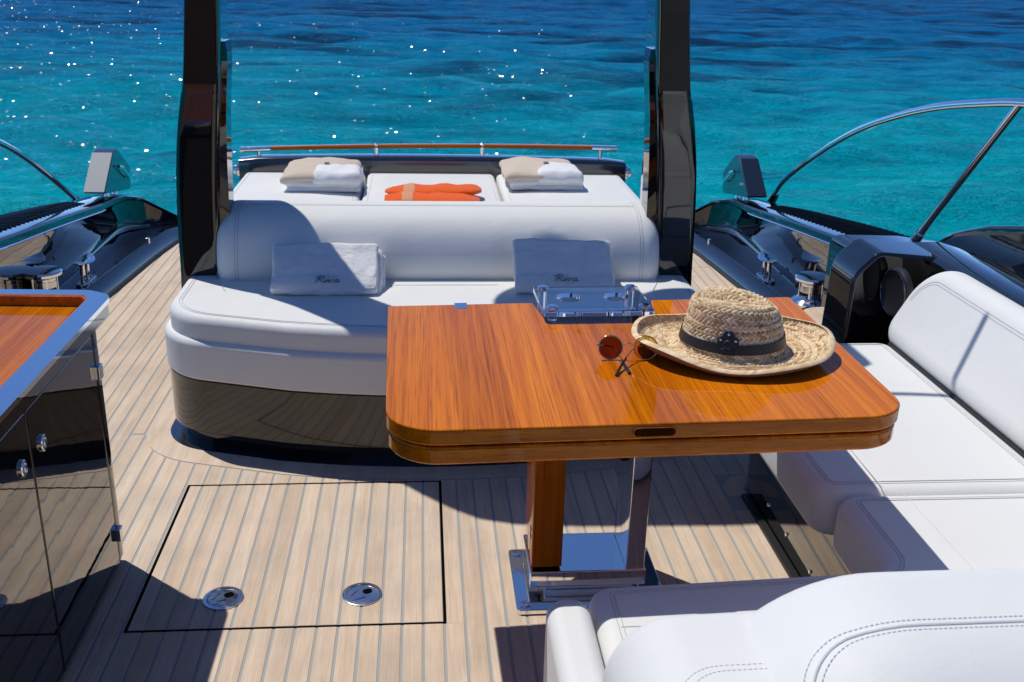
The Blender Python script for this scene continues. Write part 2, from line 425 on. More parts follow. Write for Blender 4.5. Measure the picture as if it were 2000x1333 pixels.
def rbox(name, size, r, mat, parent=None, mtx=None, n=14, wob=0.0, wfreq=8.0, puff=0.0, seed=0.0, shape=None, fuzz=0.0):
    """gridded rounded box centred on the origin; wob = cloth unevenness"""
    sx, sy, sz = (s / 2 for s in size); key = {}; V = []; Fc = []
    def lin(h, k):                         # grid lines, denser near the rounded edges
        t = -1 + 2 * k / k_n
        return t
    k_n = n
    def vert(axis, sgn, i, j):
        c = [0, 0, 0]; o = [a for a in (0, 1, 2) if a != axis]
        c[axis] = sgn; c[o[0]] = -1 + 2 * i / n; c[o[1]] = -1 + 2 * j / n
        kk = (round(c[0], 5), round(c[1], 5), round(c[2], 5))
        if kk in key: return key[kk]
        h = (sx, sy, sz); p = []
        for a in range(3):
            u = c[a]; e = r / h[a]; m = 2.0 / n * 3
            # three grid cells at each end carry the rounding
            if abs(u) > 1 - m: q = math.copysign((1 - e) + e * (abs(u) - (1 - m)) / m, u)
            else: q = u / (1 - m) * (1 - e)
            p.append(q * h[a])
        inner = [max(-(h[a] - r), min(h[a] - r, p[a])) for a in range(3)]
        d = Vector([p[a] - inner[a] for a in range(3)])
        if d.length > 1e-9:
            mx = max(abs(x) for x in d); d = d.normalized() * mx
        v = Vector(inner) + d
        if puff:
            fx = 1 - (v.x / sx) ** 2; fy = 1 - (v.y / sy) ** 2; fz = 1 - (v.z / sz) ** 2
            v.z += math.copysign(puff * max(fx, 0) * max(fy, 0), v.z) * (abs(v.z) / sz)
            v.y += math.copysign(puff * max(fx, 0) * max(fz, 0), v.y) * (abs(v.y) / sy)
        if shape: v = shape(v)
        if wob:
            q = v * wfreq + Vector((seed, seed * 1.7, -seed)); dd = noise.noise_vector(q) + .5 * noise.noise_vector(q * 2.3)
            v = v + dd * wob
        if fuzz: v = v + noise.noise_vector(v * 190 + Vector((seed, 0, 0))) * fuzz
        key[kk] = len(V); V.append(v); return key[kk]
    for axis in range(3):
        for sgn in (-1, 1):
            for i in range(n):
                for j in range(n):
                    f = (vert(axis, sgn, i, j), vert(axis, sgn, i + 1, j), vert(axis, sgn, i + 1, j + 1), vert(axis, sgn, i, j + 1))
                    flip = (sgn > 0) == (axis == 1)
                    Fc.append(f[::-1] if flip else f)
    if mtx is not None: V = [mtx @ v for v in V]
    return link(name, V, Fc, mat, parent, angle=80)
def open_run(pts, test):
    """the points passing the test, in order, starting after the gap"""
    n = len(pts); st = [i for i in range(n) if test(pts[i]) and not test(pts[i - 1])]
    if not st: return pts
    i = st[0]; out = []
    while test(pts[i % n]) and len(out) < n: out.append(pts[i % n]); i += 1
    return out
def frame(origin, xa, ya, za):
    m = Matrix((xa, ya, za)).transposed().to_4x4(); m.translation = Vector(origin); return m
def T(x, y, z): return Matrix.Translation((x, y, z))
def Rx(a): return Matrix.Rotation(R(a), 4, 'X')
def Ry(a): return Matrix.Rotation(R(a), 4, 'Y')
def Rz(a): return Matrix.Rotation(R(a), 4, 'Z')
def loft(name, rings, mat, parent=None, angle=40, caps=True):
    n = len(rings[0]); V = [Vector(p) for r in rings for p in r]; Fc = []
    for j in range(len(rings) - 1):
        for i in range(n):
            Fc.append((j * n + i, j * n + (i + 1) % n, (j + 1) * n + (i + 1) % n, (j + 1) * n + i))
    if caps:
        Fc.append(tuple(range(n - 1, -1, -1))); Fc.append(tuple((len(rings) - 1) * n + i for i in range(n)))
    return link(name, V, Fc, mat, parent, angle=angle)
def copy_tree(o, parent=None):
    c = o.copy(); COL.objects.link(c)
    if parent is not None: c.parent = parent; c.matrix_parent_inverse = o.matrix_parent_inverse.copy()
    for ch in o.children: copy_tree(ch, c)
    return c
def lerp_table(tab, t):
    if t <= tab[0][0]: return tab[0][1]
    for (a, va), (b, vb) in zip(tab, tab[1:]):
        if t <= b: return va + (vb - va) * (t - a) / (b - a)
    return tab[-1][1]

# ------------------------------------------------------------------ the sea
def build_sea():
    LEV = -1.15
    dense = np.linspace(R(-44), R(44), 620); rest = np.linspace(R(44), R(316), 90)[1:-1]
    ang = np.concatenate([dense, rest]); na = len(ang)
    rad = np.concatenate([[1.2], np.geomspace(3.0, 170, 520), np.geomspace(190, 7000, 22)]); nr = len(rad)
    A, Rr = np.meshgrid(ang, rad)
    X = np.sin(A) * Rr; Y = np.cos(A) * Rr
    rng = np.random.default_rng(5); Z = np.zeros_like(X)
    dx = np.zeros_like(X); dy = np.zeros_like(X)
    for i in range(64):
        lam = 0.42 * (1.062 ** i) if i < 40 else rng.uniform(1.0, 5.0)
        th = R(rng.normal(100, 34)); kx, ky = math.cos(th), math.sin(th); kk = 2 * math.pi / lam
        amp = 0.0078 * lam ** .85 * rng.uniform(.4, 1.1)
        fade = np.clip(1.6 - Rr * 0.022 / lam, 0, 1)      # too short to resolve far off
        ph = kk * (kx * X + ky * Y) + rng.uniform(0, 6.28)
        Z += amp * fade * np.sin(ph)
        dx -= amp * fade * kx * np.cos(ph) * .9; dy -= amp * fade * ky * np.cos(ph) * .9
    grp = .55 + .55 * (np.sin(X * .21 + 1.3 * np.sin(Y * .13)) * np.sin(Y * .33 + np.sin(X * .17) * 1.5) * .5 + .5)
    Z *= grp; X = X + dx * grp; Y = Y + dy * grp
    V = np.stack([X, Y, Z + LEV], -1).reshape(-1, 3)
    j, i = np.meshgrid(np.arange(nr - 1), np.arange(na), indexing='ij')
    i2 = (i + 1) % na
    Fq = np.stack([j * na + i, (j + 1) * na + i, (j + 1) * na + i2, j * na + i2], -1).reshape(-1, 4)[:, ::-1]
    me = bpy.data.meshes.new('sea')
    me.vertices.add(len(V)); me.vertices.foreach_set('co', V.ravel())
    me.loops.add(Fq.size); me.loops.foreach_set('vertex_index', Fq.ravel().astype(np.int32))
    me.polygons.add(len(Fq)); me.polygons.foreach_set('loop_start', np.arange(0, Fq.size, 4, dtype=np.int32))
    me.polygons.foreach_set('use_smooth', np.ones(len(Fq), dtype=bool))
    me.update(calc_edges=True); me.validate()
    me.materials.append(M['sea'])
    o = bpy.data.objects.new('sea', me); COL.objects.link(o); o['kind'] = 'structure'
build_sea()

# ------------------------------------------------------------------ deck
PITCH = .0505; SEAM0 = -.0555; GAP = .0068
def sill_x(y):        # inner foot of the starboard bulwark, distance from the centre line
    return lerp_table([(-2, 1.60), (2.9, 1.62), (3.3, 1.62), (3.9, 1.61), (4.6, 1.535), (5.3, 1.475), (5.7, 1.42), (6.2, 1.30)], y)
def front_y(x, base, k): return base + k * ((x - CL) / .9) ** 2
def sofa_outline(base, k, half, corner, back, n=17):
    xs = [CL - half + 2 * half * i / (n - 1) for i in range(n)]
    pts = [(x, front_y(x, base, k)) for x in xs]
    poly = [(CL - half, back)] + pts + [(CL + half, back)]
    return fillet([poly[0]] + [poly[1]] + poly[2:-2] + [poly[-2]] + [poly[-1]], [.01, corner] + [0] * (len(poly) - 4) + [corner, .01], 12)
def sofa_outline2(base, k, half, corner, back):
    # corner arcs join the bowed front smoothly: skip the front points the arc swallows
    xs = [CL - half + corner * 1.9 + (2 * half - 3.8 * corner) * i / 14 for i in range(15)]
    poly = [(CL - half, back), (CL - half, front_y(CL - half, base, k))] + [(x, front_y(x, base, k)) for x in xs] + \
           [(CL + half, front_y(CL + half, base, k)), (CL + half, back)]
    return fillet(poly, [.01, corner] + [0] * 15 + [corner, .01], 12)
DECK_END = 5.88
marg_out = sofa_outline2(2.798, .165, .985, .26, 4.6)
marg_in = sofa_outline2(2.883, .18, .912, .205, 4.6)
def marg_y(x):
    best = None
    for (x0, y0), (x1, y1) in zip(marg_out, marg_out[1:]):
        if x1 > x0 and x0 <= x <= x1:
            y = y0 + (y1 - y0) * (x - x0) / (x1 - x0)
            best = y if best is None else min(best, y)
    return best
HX0, HX1, HY0, HY1 = -.698, .043, 2.081, 2.785

deck = link('deck', [], [], 'caulk', None, smooth=False)
dv = [(-2.0, -2, -.0014), (2.1, -2, -.0014), (2.1, 3.9, -.0014), (1.75, 5.3, -.0014), (1.5, DECK_END, -.0014), (-1.37, DECK_END, -.0014), (-1.62, 5.3, -.0014), (-1.95, 3.9, -.0014)]
dv2 = [(x, y, -.25) for x, y, z in dv]; n_ = len(dv)
me = bpy.data.meshes.new('deck'); me.from_pydata(dv + dv2, [], [tuple(range(n_)), tuple(range(2 * n_ - 1, n_ - 1, -1))] + [(i, i + n_, (i + 1) % n_ + n_, (i + 1) % n_) for i in range(n_)])
me.materials.append(M['caulk']); deck.data = me
deck['kind'] = 'structure'

def plank_piece(parent, x0, x1, ya0, ya1, yb0, yb1, top=0.0, name='plank'):
    """board between x0 and x1; near end ya0 (at x0) .. ya1 (at x1), far end yb0 .. yb1; bevelled top edges"""
    e = .0006; zt = top; zb = top - .010
    b = [(x0, ya0), (x1, ya1), (x1, yb1), (x0, yb0)]
    i = [(x0 + e, ya0 + e), (x1 - e, ya1 + e), (x1 - e, yb1 - e), (x0 + e, yb0 - e)]
    V = [(x, y, zb) for x, y in b] + [(x, y, zt - e) for x, y in b] + [(x, y, zt) for x, y in i]
    Fc = [(8, 9, 10, 11)] + [(k, (k + 1) % 4, 4 + (k + 1) % 4, 4 + k) for k in range(4)] + [(4 + k, 4 + (k + 1) % 4, 8 + (k + 1) % 4, 8 + k) for k in range(4)]
    return link(name, V, Fc, 'teak', parent, smooth=False)
hatch = thing('deck_hatch', ((HX0 + HX1) / 2, HY0, 0), 'square teak deck hatch with black gap around it and two round flush latches', 'hatch')
k0 = int((-1.75 - SEAM0) / PITCH) - 1
BX0 = .905          # planks stop at the margin board beside the corner sofa
for k in range(k0, k0 + 76):
    x0 = SEAM0 + k * PITCH + GAP / 2; x1 = SEAM0 + (k + 1) * PITCH - GAP / 2; xm = (x0 + x1) / 2
    if xm > 1.75 or xm < -1.7: continue
    edge = lambda x: 1 if abs(x - CL) < sill_x(5.8) else 0
    # far end where the bulwark foot crosses this plank
    yend = DECK_END
    ytest = np.arange(3.0, DECK_END, .02)
    for yy in ytest:
        if abs(xm - CL) + .02 > sill_x(yy): yend = yy; break
    if abs(xm - CL) > 1.60: yend = min(yend, 3.6)
    my = marg_y(x0), marg_y(x1)
    segs = []
    if my[0] is not None and my[1] is not None:
        segs.append([-1.6, -1.6, my[0] - .003, my[1] - .003])
    elif my[0] is None and my[1] is None and abs(xm - CL) > .95:
        segs.append([-1.6, -1.6, yend, yend])
    else:
        # the straight side of the margin board runs through this plank
        if xm < CL: x1c = CL - .985 - .004; x0c = x0
        else: x0c = CL + .985 + .004; x1c = x1
        mm = my[0] if my[0] is not None else my[1]
        segs.append([-1.6, -1.6, mm - .01, mm - .01])
        if x1c - x0c > .006: plank_piece(deck, x0c, x1c, mm, mm, yend, yend)
    fin = []
    for s in segs:
        fin.append((x0, x1, s))
    for xa, xb, s in fin:
        pieces = [s]
        if xm > 1.0 and s[2] > 5.2: pieces = [[s[0], s[1], 5.10, 5.10], [5.106, 5.106, s[2], s[3]]]
        for pc in pieces:
            if xb > HX0 - .008 and xa < HX1 + .008 and pc[0] < HY0:
                # hatch cuts this plank
                plank_piece(deck, xa, xb, pc[0], pc[1], HY0 - .008, HY0 - .008)
                plank_piece(deck, xa, xb, HY1 + .008, HY1 + .008, pc[2], pc[3])
                ca, cb = max(xa, HX0), min(xb, HX1)
                if cb - ca > .004: plank_piece(hatch, ca, cb, HY0, HY0, HY1, HY1)
                if xa < HX0 - .008: plank_piece(deck, xa, HX0 - .008, HY0 - .008, HY0 - .008, HY1 + .008, HY1 + .008)
                if xb > HX1 + .008: plank_piece(deck, HX1 + .008, xb, HY0 - .008, HY0 - .008, HY1 + .008, HY1 + .008)
            elif xm > BX0 and xm < 1.5 and pc[0] < 2.6:
                if pc[2] > 2.9: plank_piece(deck, xa, xb, 2.80, 2.80, pc[2], pc[3])
                elif xm < BX0 + .1: plank_piece(deck, xa, xb, 2.79, 2.79, pc[2], pc[3])
            else: plank_piece(deck, xa, xb, *pc)
# hatch surround: black strip painted for the dark of the open gap
hv = []
for x0, x1, y0, y1 in ((HX0 - .008, HX0, HY0 - .008, HY1 + .008), (HX1, HX1 + .008, HY0 - .008, HY1 + .008), (HX0, HX1, HY0 - .008, HY0), (HX0, HX1, HY1, HY1 + .008)):
    hv.append((x0, x1, y0, y1))
V = []; Fc = []
for x0, x1, y0, y1 in hv:
    b = len(V); V += [(x0, y0, -.0008), (x1, y0, -.0008), (x1, y1, -.0008), (x0, y1, -.0008)]; Fc.append((b, b + 1, b + 2, b + 3))
link('hatch_gasket', V, Fc, 'gap', hatch, smooth=False)
def margin_boards(outer, inner, cuts, parent):
    """bent boards between two outlines with the same number of points"""
    m = len(outer)
    for a, b in zip(cuts, cuts[1:]):
        V = []; Fc = []; ids = list(range(a, b + 1))
        for i in ids:
            o = Vector(outer[i]); q = Vector(inner[i]); d = (q - o).normalized()
            o2 = o + d * .003; q2 = q
            V += [(o2.x, o2.y, -.01), (o2.x, o2.y, .0), (q2.x, q2.y, .0), (q2.x, q2.y, -.01)]
        for j in range(len(ids) - 1):
            for k in range(3): Fc.append((j * 4 + k, (j + 1) * 4 + k, (j + 1) * 4 + k + 1, j * 4 + k + 1))
        Fc = [f[::-1] for f in Fc]
        link('margin_board', V, Fc, 'teak', parent, smooth=False)
m_ = len(marg_out)
# sub-divide the straight side so that cuts make sense
cuts = [0, 2, 9, 15, 19, 24, 28, m_ - 16, m_ - 10, m_ - 3, m_ - 1]
cuts = sorted(set(c for c in cuts if 0 <= c < m_))
margin_boards(marg_out, marg_in, cuts, deck)
# margin board by the corner sofa
plank_piece(deck, BX0 + .003, .962, 0.9, 0.9, 2.575, 2.575, name='margin_board')
arc_o = [(1.02 + .115 * math.cos(a), 2.69 + .115 * math.sin(a)) for a in [R(200 - 110 * k / 10) for k in range(11)]]
arc_i = [(1.02 + .052 * math.cos(a), 2.69 + .052 * math.sin(a)) for a in [R(200 - 110 * k / 10) for k in range(11)]]
margin_boards(arc_o, arc_i, [0, 10], deck)
# latches
for lx, ly, a in ((-.498, 2.2, 25), (-.158, 2.201, 20)):
    lt = lathe('flush_latch', [(.049, .0005), (.049, .0032), (.0465, .0042), (.0405, .0042), (.0395, .0016), (.036, .0014), (.0355, .0026), (.002, .0026)], 'steel', hatch, 40, T(lx, ly, 0))
    tag_l = prism('finger_slot', fillet([(-.012, -.010), (.012, -.010), (.012, .010), (-.012, .010)], .009, 6), .0030, .0036, 'gap', lt, .0002, .0002, 2, 0, T(lx, ly, 0) @ Rz(a) @ T(.016, .006, 0))
    box('latch_bar', -.026, .006, -.004, .004, .003, .0052, 'chrome', lt, .001, T(lx, ly, 0) @ Rz(a) @ T(-.002, -.014, 0))
    box('latch_bar', -.02, .012, -.003, .003, .003, .005, 'chrome', lt, .001, T(lx, ly, 0) @ Rz(a + 35) @ T(.0, .02, 0))

# ------------------------------------------------------------------ bulwarks (both sides)
def bulwark(side, label):
    """side +1 starboard (right in the picture), -1 port"""
    def sx(d): return CL + side * d
    b = thing('bulwark', (sx(1.75), 4.9, 0), label, 'bulwark')
    ys = [3.62, 3.9, 4.2, 4.5, 4.8, 5.1, 5.35, 5.55, 5.7, 5.82, 5.92, 6.0]
    top = [(3.6, .47), (3.9, .445), (4.2, .405), (4.6, .36), (5.0, .31), (5.35, .265), (5.5, .255), (5.7, .235), (5.82, .20), (5.92, .12), (6.0, .02)]
    wallx = [(3.6, 1.72), (4.2, 1.735), (5.0, 1.735), (5.5, 1.735), (5.75, 1.70), (5.92, 1.58), (6.0, 1.45)]
    outx = [(3.6, 2.12), (4.4, 2.10), (5.2, 2.03), (5.6, 1.95), (5.85, 1.80), (5.95, 1.64), (6.0, 1.5)]
    rings = []
    for y in ys:
        s = sill_x(y); wx = max(lerp_table(wallx, y), s + .03); ox = max(lerp_table(outx, y), wx + .04); zt = lerp_table(top, y)
        k = min(1.0, max(.1, (6.02 - y) / .45))
        prof = [(s - .028, -.02), (s - .02, .012), (s + .006, .070 * k), (s + .016, .078 * k), (s + .030, .074 * k), (s + .045, .055 * k), (s + .055, .046 * k),
                (wx - .035, .044 * k), (wx - .012, .052 * k), (wx - .002, .075 * k), (wx, .10 * k), (wx + .004, zt - .06 * k), (wx + .003, zt - .045 * k),
                (wx - .012, zt - .04 * k), (wx - .016, zt - .032 * k), (wx - .014, zt - .010 * k), (wx - .004, zt - .001), (wx + .01, zt + .002), ((wx + ox) / 2, zt + .01), (ox - .03, zt - .008), (ox, zt - .04 * k), (ox + .012, zt - .09 * k),
                (ox - .04, -.35), (ox - .30, -1.35), (s - .028, -1.35)]
        rings.append([(sx(d), y, z) for d, z in prof])
    if side > 0: rings = [r[::-1] for r in rings]
    loft('hull_side', rings, 'black', b, angle=28)
    # rub strip along the deck
    tube('rubbing_strip', [(sx(sill_x(y) - .026), y, .004) for y in np.linspace(3.62, 5.9, 24)], .014, 'matte_black', b, 8, flat=.7)
    # bright trim under the coaming lip
    tube('trim_strip', [(sx(max(lerp_table(wallx, y), sill_x(y) + .03) - .018), y, lerp_table(top, y) - .040) for y in np.linspace(3.95, 5.4, 24)], .0042, 'chrome', b, 6)
    # anti-slip ribs on the coaming top
    for i in range(26):
        y = 4.05 + i * .05
        wx = lerp_table(wallx, y); ox = lerp_table(outx, y); zt = lerp_table(top, y)
        V, Fc = tube_geo([(sx(wx + .05), y, zt + .006), (sx((wx + ox) / 2), y, zt + .0125), (sx(ox - .05), y, zt - .001)], .0045, 5)
        link('grip_rib', V, Fc, 'black', b)
    # small deck drain fitting
    box('drain_pin', -.008, .008, -.01, .01, .0, .03, 'chrome', b, .002, T(sx(sill_x(5.3) + .012), 5.3, .070))
    return b
bulwark(-1, 'black gloss bulwark of the boat along the left deck edge')
bulwark(1, 'black gloss bulwark of the boat along the right deck edge')

def mooring_cleat(x, y, label, side):
    c = thing('mooring_cleat', (x, y, .045), label, 'cleat', 'mooring cleats behind the bulwarks')
    prism('base_plate', [(p[0], p[1]) for p in fillet([(-.028, -.085), (.028, -.085), (.028, .085), (-.028, .085)], .027, 8)], .0, .012, 'chrome', c, .004, .001, 4, 0, T(x, y, .046))
    for s in (-1, 1):
        lathe('post', [(.017, 0), (.0125, .01), (.0115, .075), (.014, .085)], 'chrome', c, 20, T(x, y + s * .033, .056))
    rings = []
    for k in range(13):
        t = -1 + 2 * k / 12; hw = .038 * (1 - abs(t) ** 2.2) + .006; zc = .146 + .012 * t * t
        th = .010 * (1 - .5 * abs(t))
        rings.append([(x + hw * math.cos(a), y + t * .095, zc + th * math.sin(a)) for a in [2 * math.pi * q / 14 for q in range(14)]])
    loft('horn', [r[::-1] for r in rings], 'chrome', c, 50)
    return c
mooring_cleat(CL + 1.625, 4.74, 'polished steel mooring cleat on two posts behind the right bulwark sill', 1)
mooring_cleat(CL - 1.625, 4.70, 'polished steel mooring cleat on two posts behind the left bulwark sill', -1)
def capstan(x, y, label):
    c = thing('capstan', (x, y, .045), label, 'winch', 'capstan winches by the bulwarks')
    lathe('base', [(.105, 0), (.105, .018), (.095, .03), (.092, .034)], 'chrome', c, 40, T(x, y, .046))
    lathe('drum', [(.088, .034), (.090, .050), (.078, .060), (.064, .068), (.055, .082), (.052, .11), (.054, .135), (.062, .142)], 'chrome', c, 40, T(x, y, .046))
    lathe('grip_band', [(.0525, .095), (.0555, .098), (.0555, .124), (.0525, .127)], 'steel', c, 40, T(x, y, .046))
    lathe('cap', [(.062, .142), (.080, .150), (.081, .160), (.074, .168), (.03, .172), (.01, .172)], 'chrome', c, 40, T(x, y, .046))
    for k in range(6):
        a = k * math.pi / 3
        box('rib', -.004, .004, -.004, .004, .062, .14, 'chrome', c, .001, T(x + .056 * math.cos(a), y + .056 * math.sin(a), .046) @ Rz(math.degrees(a)))
capstan(CL + 1.665, 4.24, 'chrome capstan winch beyond the right end of the table')
capstan(CL - 1.68, 4.33, 'chrome capstan winch just showing behind the bar cabinet')

def stern_fitting(side, matface, label):
    def P(d, y, z): return (CL + side * d, y, z)
    g = thing('stern_fitting', P(1.78, 5.7, .24), label, 'deck fitting', 'angular fittings at the stern ends')
    prof = [(5.43, .30), (5.66, .475), (5.74, .485), (5.93, .36), (5.95, .345), (5.93, .235), (5.90, .225)]
    dx0, dx1 = 1.72, 1.83
    pr = fillet(prof, .012, 4)
    m = frame((CL + side * dx0, 0, 0), (0, 1, 0), (0, 0, 1), (1, 0, 0))
    if side > 0: prism('housing', pr, 0, dx1 - dx0, 'navy', g, .006, .006, 4, 0, m)
    else: prism('housing', pr, -(dx1 - dx0), 0, 'navy', g, .006, .006, 4, 0, m)
    # sloped forward face plate
    d = Vector((0, .23, .175)).normalized(); nn = Vector((0, -d.z, d.y))
    xa = min(CL + side * (dx0 + .003), CL + side * (dx1 - .003)); xb = max(CL + side * (dx0 + .003), CL + side * (dx1 - .003))
    V = [Vector((xa, 5.437, .306)), Vector((xb, 5.437, .306)), Vector((xb, 5.655, .472)), Vector((xa, 5.655, .472))]
    V = [v + nn * .0012 for v in V] + [v + nn * .004 for v in V]
    link('face_plate', V, [(4, 5, 6, 7), (0, 1, 5, 4), (1, 2, 6, 5), (2, 3, 7, 6), (3, 0, 4, 7)], matface, g, smooth=False)
    tube('handle', [P(dx0 - .012, 5.69, .395), P(dx0 - .02, 5.72, .385), P(dx0 - .02, 5.84, .315), P(dx0 - .012, 5.86, .305)], .010, 'chrome', g, 8)
    for y in (5.62, 5.76):
        lathe('pin', [(.016, 0), (.014, .004), (.014, .10)], 'chrome', g, 16, T(CL + side * 1.765, y, lerp_table([(5.5, .25), (5.82, .215)], y)))
stern_fitting(-1, 'silverpaint', 'silver faced angular fitting on two pins at the left stern corner')
stern_fitting(1, 'navy', 'dark angular fitting on two pins at the right stern corner')

# guard rails of bent tube
hr = thing('guard_rail', (2.0, 5.4, .25), 'curved chrome guard rail with slanting strut on the right side', 'rail')
rp = [(2.0, 5.66, .225), (2.0, 5.52, .36), (2.0, 5.296, .489), (2.0, 5.05, .61), (2.0, 4.805, .721), (2.0, 4.55, .82), (2.0, 4.294, .90), (2.0, 4.05, .965), (2.0, 3.831, 1.013), (2.0, 3.55, 1.06), (2.0, 3.324, 1.09), (2.0, 2.9, 1.12), (2.0, 2.3, 1.13)]
tube('top_tube', catmull(rp, 6), .0165, 'chrome', hr, 14)
tube('strut', [(2.0, 3.93, .44), (2.0, 3.75, .64), (2.0, 3.571, .833), (2.0, 3.34, 1.085)], .0155, 'chrome', hr, 12)
tube('foot_socket', [(2.0, 3.965, .40), (2.0, 3.93, .44), (2.0, 3.87, .507)], [.028, .024, .020], 'chrome', hr, 14)
tube('foot_socket', [(2.0, 5.69, .20), (2.0, 5.66, .225), (2.0, 5.60, .285)], [.028, .024, .020], 'matte_black', hr, 14)
hl = thing('guard_rail', (-1.87, 5.6, .2), 'curved chrome guard rail rising towards the left picture edge', 'rail')
lp = [(-1.87, 5.70, .185), (-1.87, 5.55, .27), (-1.87, 5.31, .405), (-1.87, 5.01, .562), (-1.87, 4.74, .68), (-1.87, 4.4, .80), (-1.87, 4.0, .90), (-1.87, 3.4, 1.0)]
tube('top_tube', catmull(lp, 6), .0165, 'chrome', hl, 14)
tube('foot_socket', [(-1.87, 5.76, .15), (-1.87, 5.70, .185), (-1.87, 5.62, .23)], [.028, .024, .020], 'matte_black', hl, 14)

# ------------------------------------------------------------------ forward superstructure behind the camera (seen only in reflections)
sup = box('superstructure', -1.95, 2.1, -1.75, -1.2, -.01, 1.15, 'black', None, .06)
sup['kind'] = 'structure'
# ------------------------------------------------------------------ arch
arch = thing('arch', (CL, 3.6, 0), 'black gloss arch whose two legs frame the stern sofa', 'arch')
#        z     out    in    near   far  inner-far
ST = [(.02, .905, .765, 3.48, 4.04, .80), (.30, .915, .765, 3.475, 4.02, .80), (.46, .907, .755, 3.465, 3.98, .795), (.65, .900, .748, 3.46, 3.93, .785), (.81, .890, .738, 3.455, 3.89, .775),
      (.95, .872, .726, 3.45, 3.85, .765), (1.06, .850, .716, 3.445, 3.82, .752), (1.12, .836, .710, 3.44, 3.80, .745), (1.35, .805, .690, 3.405, 3.71, .715), (1.6, .772, .660, 3.345, 3.60, .675), (1.8, .735, .62, 3.28, 3.53, .63), (1.95, .69, .575, 3.225, 3.49, .58)]
def ring4(c, n=64, e=11.0):
    """c = four corners (outer-near, inner-near, inner-far, outer-far) as vectors"""
    out = []
    for k in range(n):
        a = 2 * math.pi * (k + .5) / n; cu, su = math.cos(a), math.sin(a)
        q = (abs(cu) ** e + abs(su) ** e) ** (-1 / e); u, v = cu * q * .5 + .5, su * q * .5 + .5
        p = (c[0] * (1 - u) + c[1] * u) * (1 - v) + (c[3] * (1 - u) + c[2] * u) * v
        out.append(p)
    return out
rings = []
def X(side, d): return CL + side * d
half_l = []
STF = [tuple(a.x for a in row) for row in zip(*[catmull([(s[c], 0, 0) for s in ST], 4) for c in range(6)])]
for z, o, i, ny, fy, jf in STF:
    half_l.append([Vector((X(-1, o), ny, z)), Vector((X(-1, i), ny, z)), Vector((X(-1, jf), fy, z)), Vector((X(-1, o - .02), fy, z))])
half_l.append([Vector((X(-1, .655), 3.20, 2.06)), Vector((X(-1, .53), 3.2, 1.99)), Vector((X(-1, .53), 3.485, 1.99)), Vector((X(-1, .655), 3.485, 2.06))])
half_l.append([Vector((X(-1, .58), 3.19, 2.135)), Vector((X(-1, .47), 3.19, 2.05)), Vector((X(-1, .47), 3.48, 2.05)), Vector((X(-1, .58), 3.48, 2.135))])
half_l.append([Vector((X(-1, .40), 3.185, 2.175)), Vector((X(-1, .38), 3.185, 2.09)), Vector((X(-1, .38), 3.48, 2.09)), Vector((X(-1, .40), 3.48, 2.175))])
mid = [Vector((CL, 3.18, 2.20)), Vector((CL, 3.18, 2.11)), Vector((CL, 3.48, 2.11)), Vector((CL, 3.48, 2.20))]
def mir(c): return [Vector((2 * CL - v.x, v.y, v.z)) for v in c]
secs = half_l + [mid] + [mir(c) for c in half_l[::-1]]
loft('hoop', [ring4(c) for c in secs], 'black', arch, 40)
for side in (-1, 1):
    # recessed smoked panel on the forward face, upper half of the leg
    V = []; Fc = []
    zs = [1.10, 1.2, 1.35, 1.5, 1.6, 1.7, 1.8, 1.93]
    for z in zs:
        o = lerp_table([(s[0], s[1]) for s in ST], z) - .012; i = lerp_table([(s[0], s[2]) for s in ST], z) + .014; y = lerp_table([(s[0], s[3]) for s in ST], z) - .0035
        a, b_ = X(side, o), X(side, i)
        if side > 0: a, b_ = b_, a
        V += [(a, y, z), (b_, y, z), (a, y + .006, z), (b_, y + .006, z)]
    for k in range(len(zs) - 1):
        p = k * 4; q = p + 4
        Fc += [(p, p + 1, q + 1, q), (p + 2, p, q, q + 2), (p + 1, p + 3, q + 3, q + 1)]
    Fc += [(0, 2, 3, 1)]
    link('leg_panel', V, Fc, 'brownglass', arch, smooth=False)
    # bright trim line down the inner edge
    tp = []
    for s in ST[2:]: tp.append((X(side, s[2] + .009), s[3] - .002, s[0]))
    tube('trim_strip', [p for p in tp if p[2] > 1.08], .0030, 'navy', arch, 6)
    # slim fin along the inner back edge of the leg
    fr = []
    for z in np.linspace(.42, 1.23, 22):
        i_ = lerp_table([(q[0], q[2]) for q in ST], z); tp_ = max(.12, min(1.0, (1.245 - z) / .05)); e_ = .012 + .022 * max(0, (1.0 - z)) / .55
        x0_, x1_ = X(side, i_ + .012), X(side, i_ - e_ * tp_)
        yc_ = 3.53; q_ = [(x0_, yc_ - .05, z), (x1_, yc_ - .04, z), (x1_, yc_ + .05, z), (x0_, yc_ + .06, z)]
        fr.append(q_ if side < 0 else q_[::-1])
    loft('inner_fin', fr, 'black', arch, 30)
# unseen domes and shelf behind the cross-beam, added to shade the sofa
tube('grab_rail', [(.40, 3.19, 2.14), (.42, 3.10, 2.17), (.45, 3.05, 2.19), (.6, 3.035, 2.2), (.97, 3.03, 2.19)], .011, 'chrome', arch, 10)
box('dome_shelf', CL - .42, CL + .42, 3.46, 3.72, 2.13, 2.17, 'black', arch, .01)
for dx, r in ((-.14, .27), (.26, .20)):
    lathe('dome', [(r * .7, 2.171), (r * .98, 2.2), (r, 2.26), (r * .93, 2.36), (r * .72, 2.44), (r * .4, 2.49), (.01, 2.505)], 'domewhite', arch, 32, T(dx, 3.67, 0))

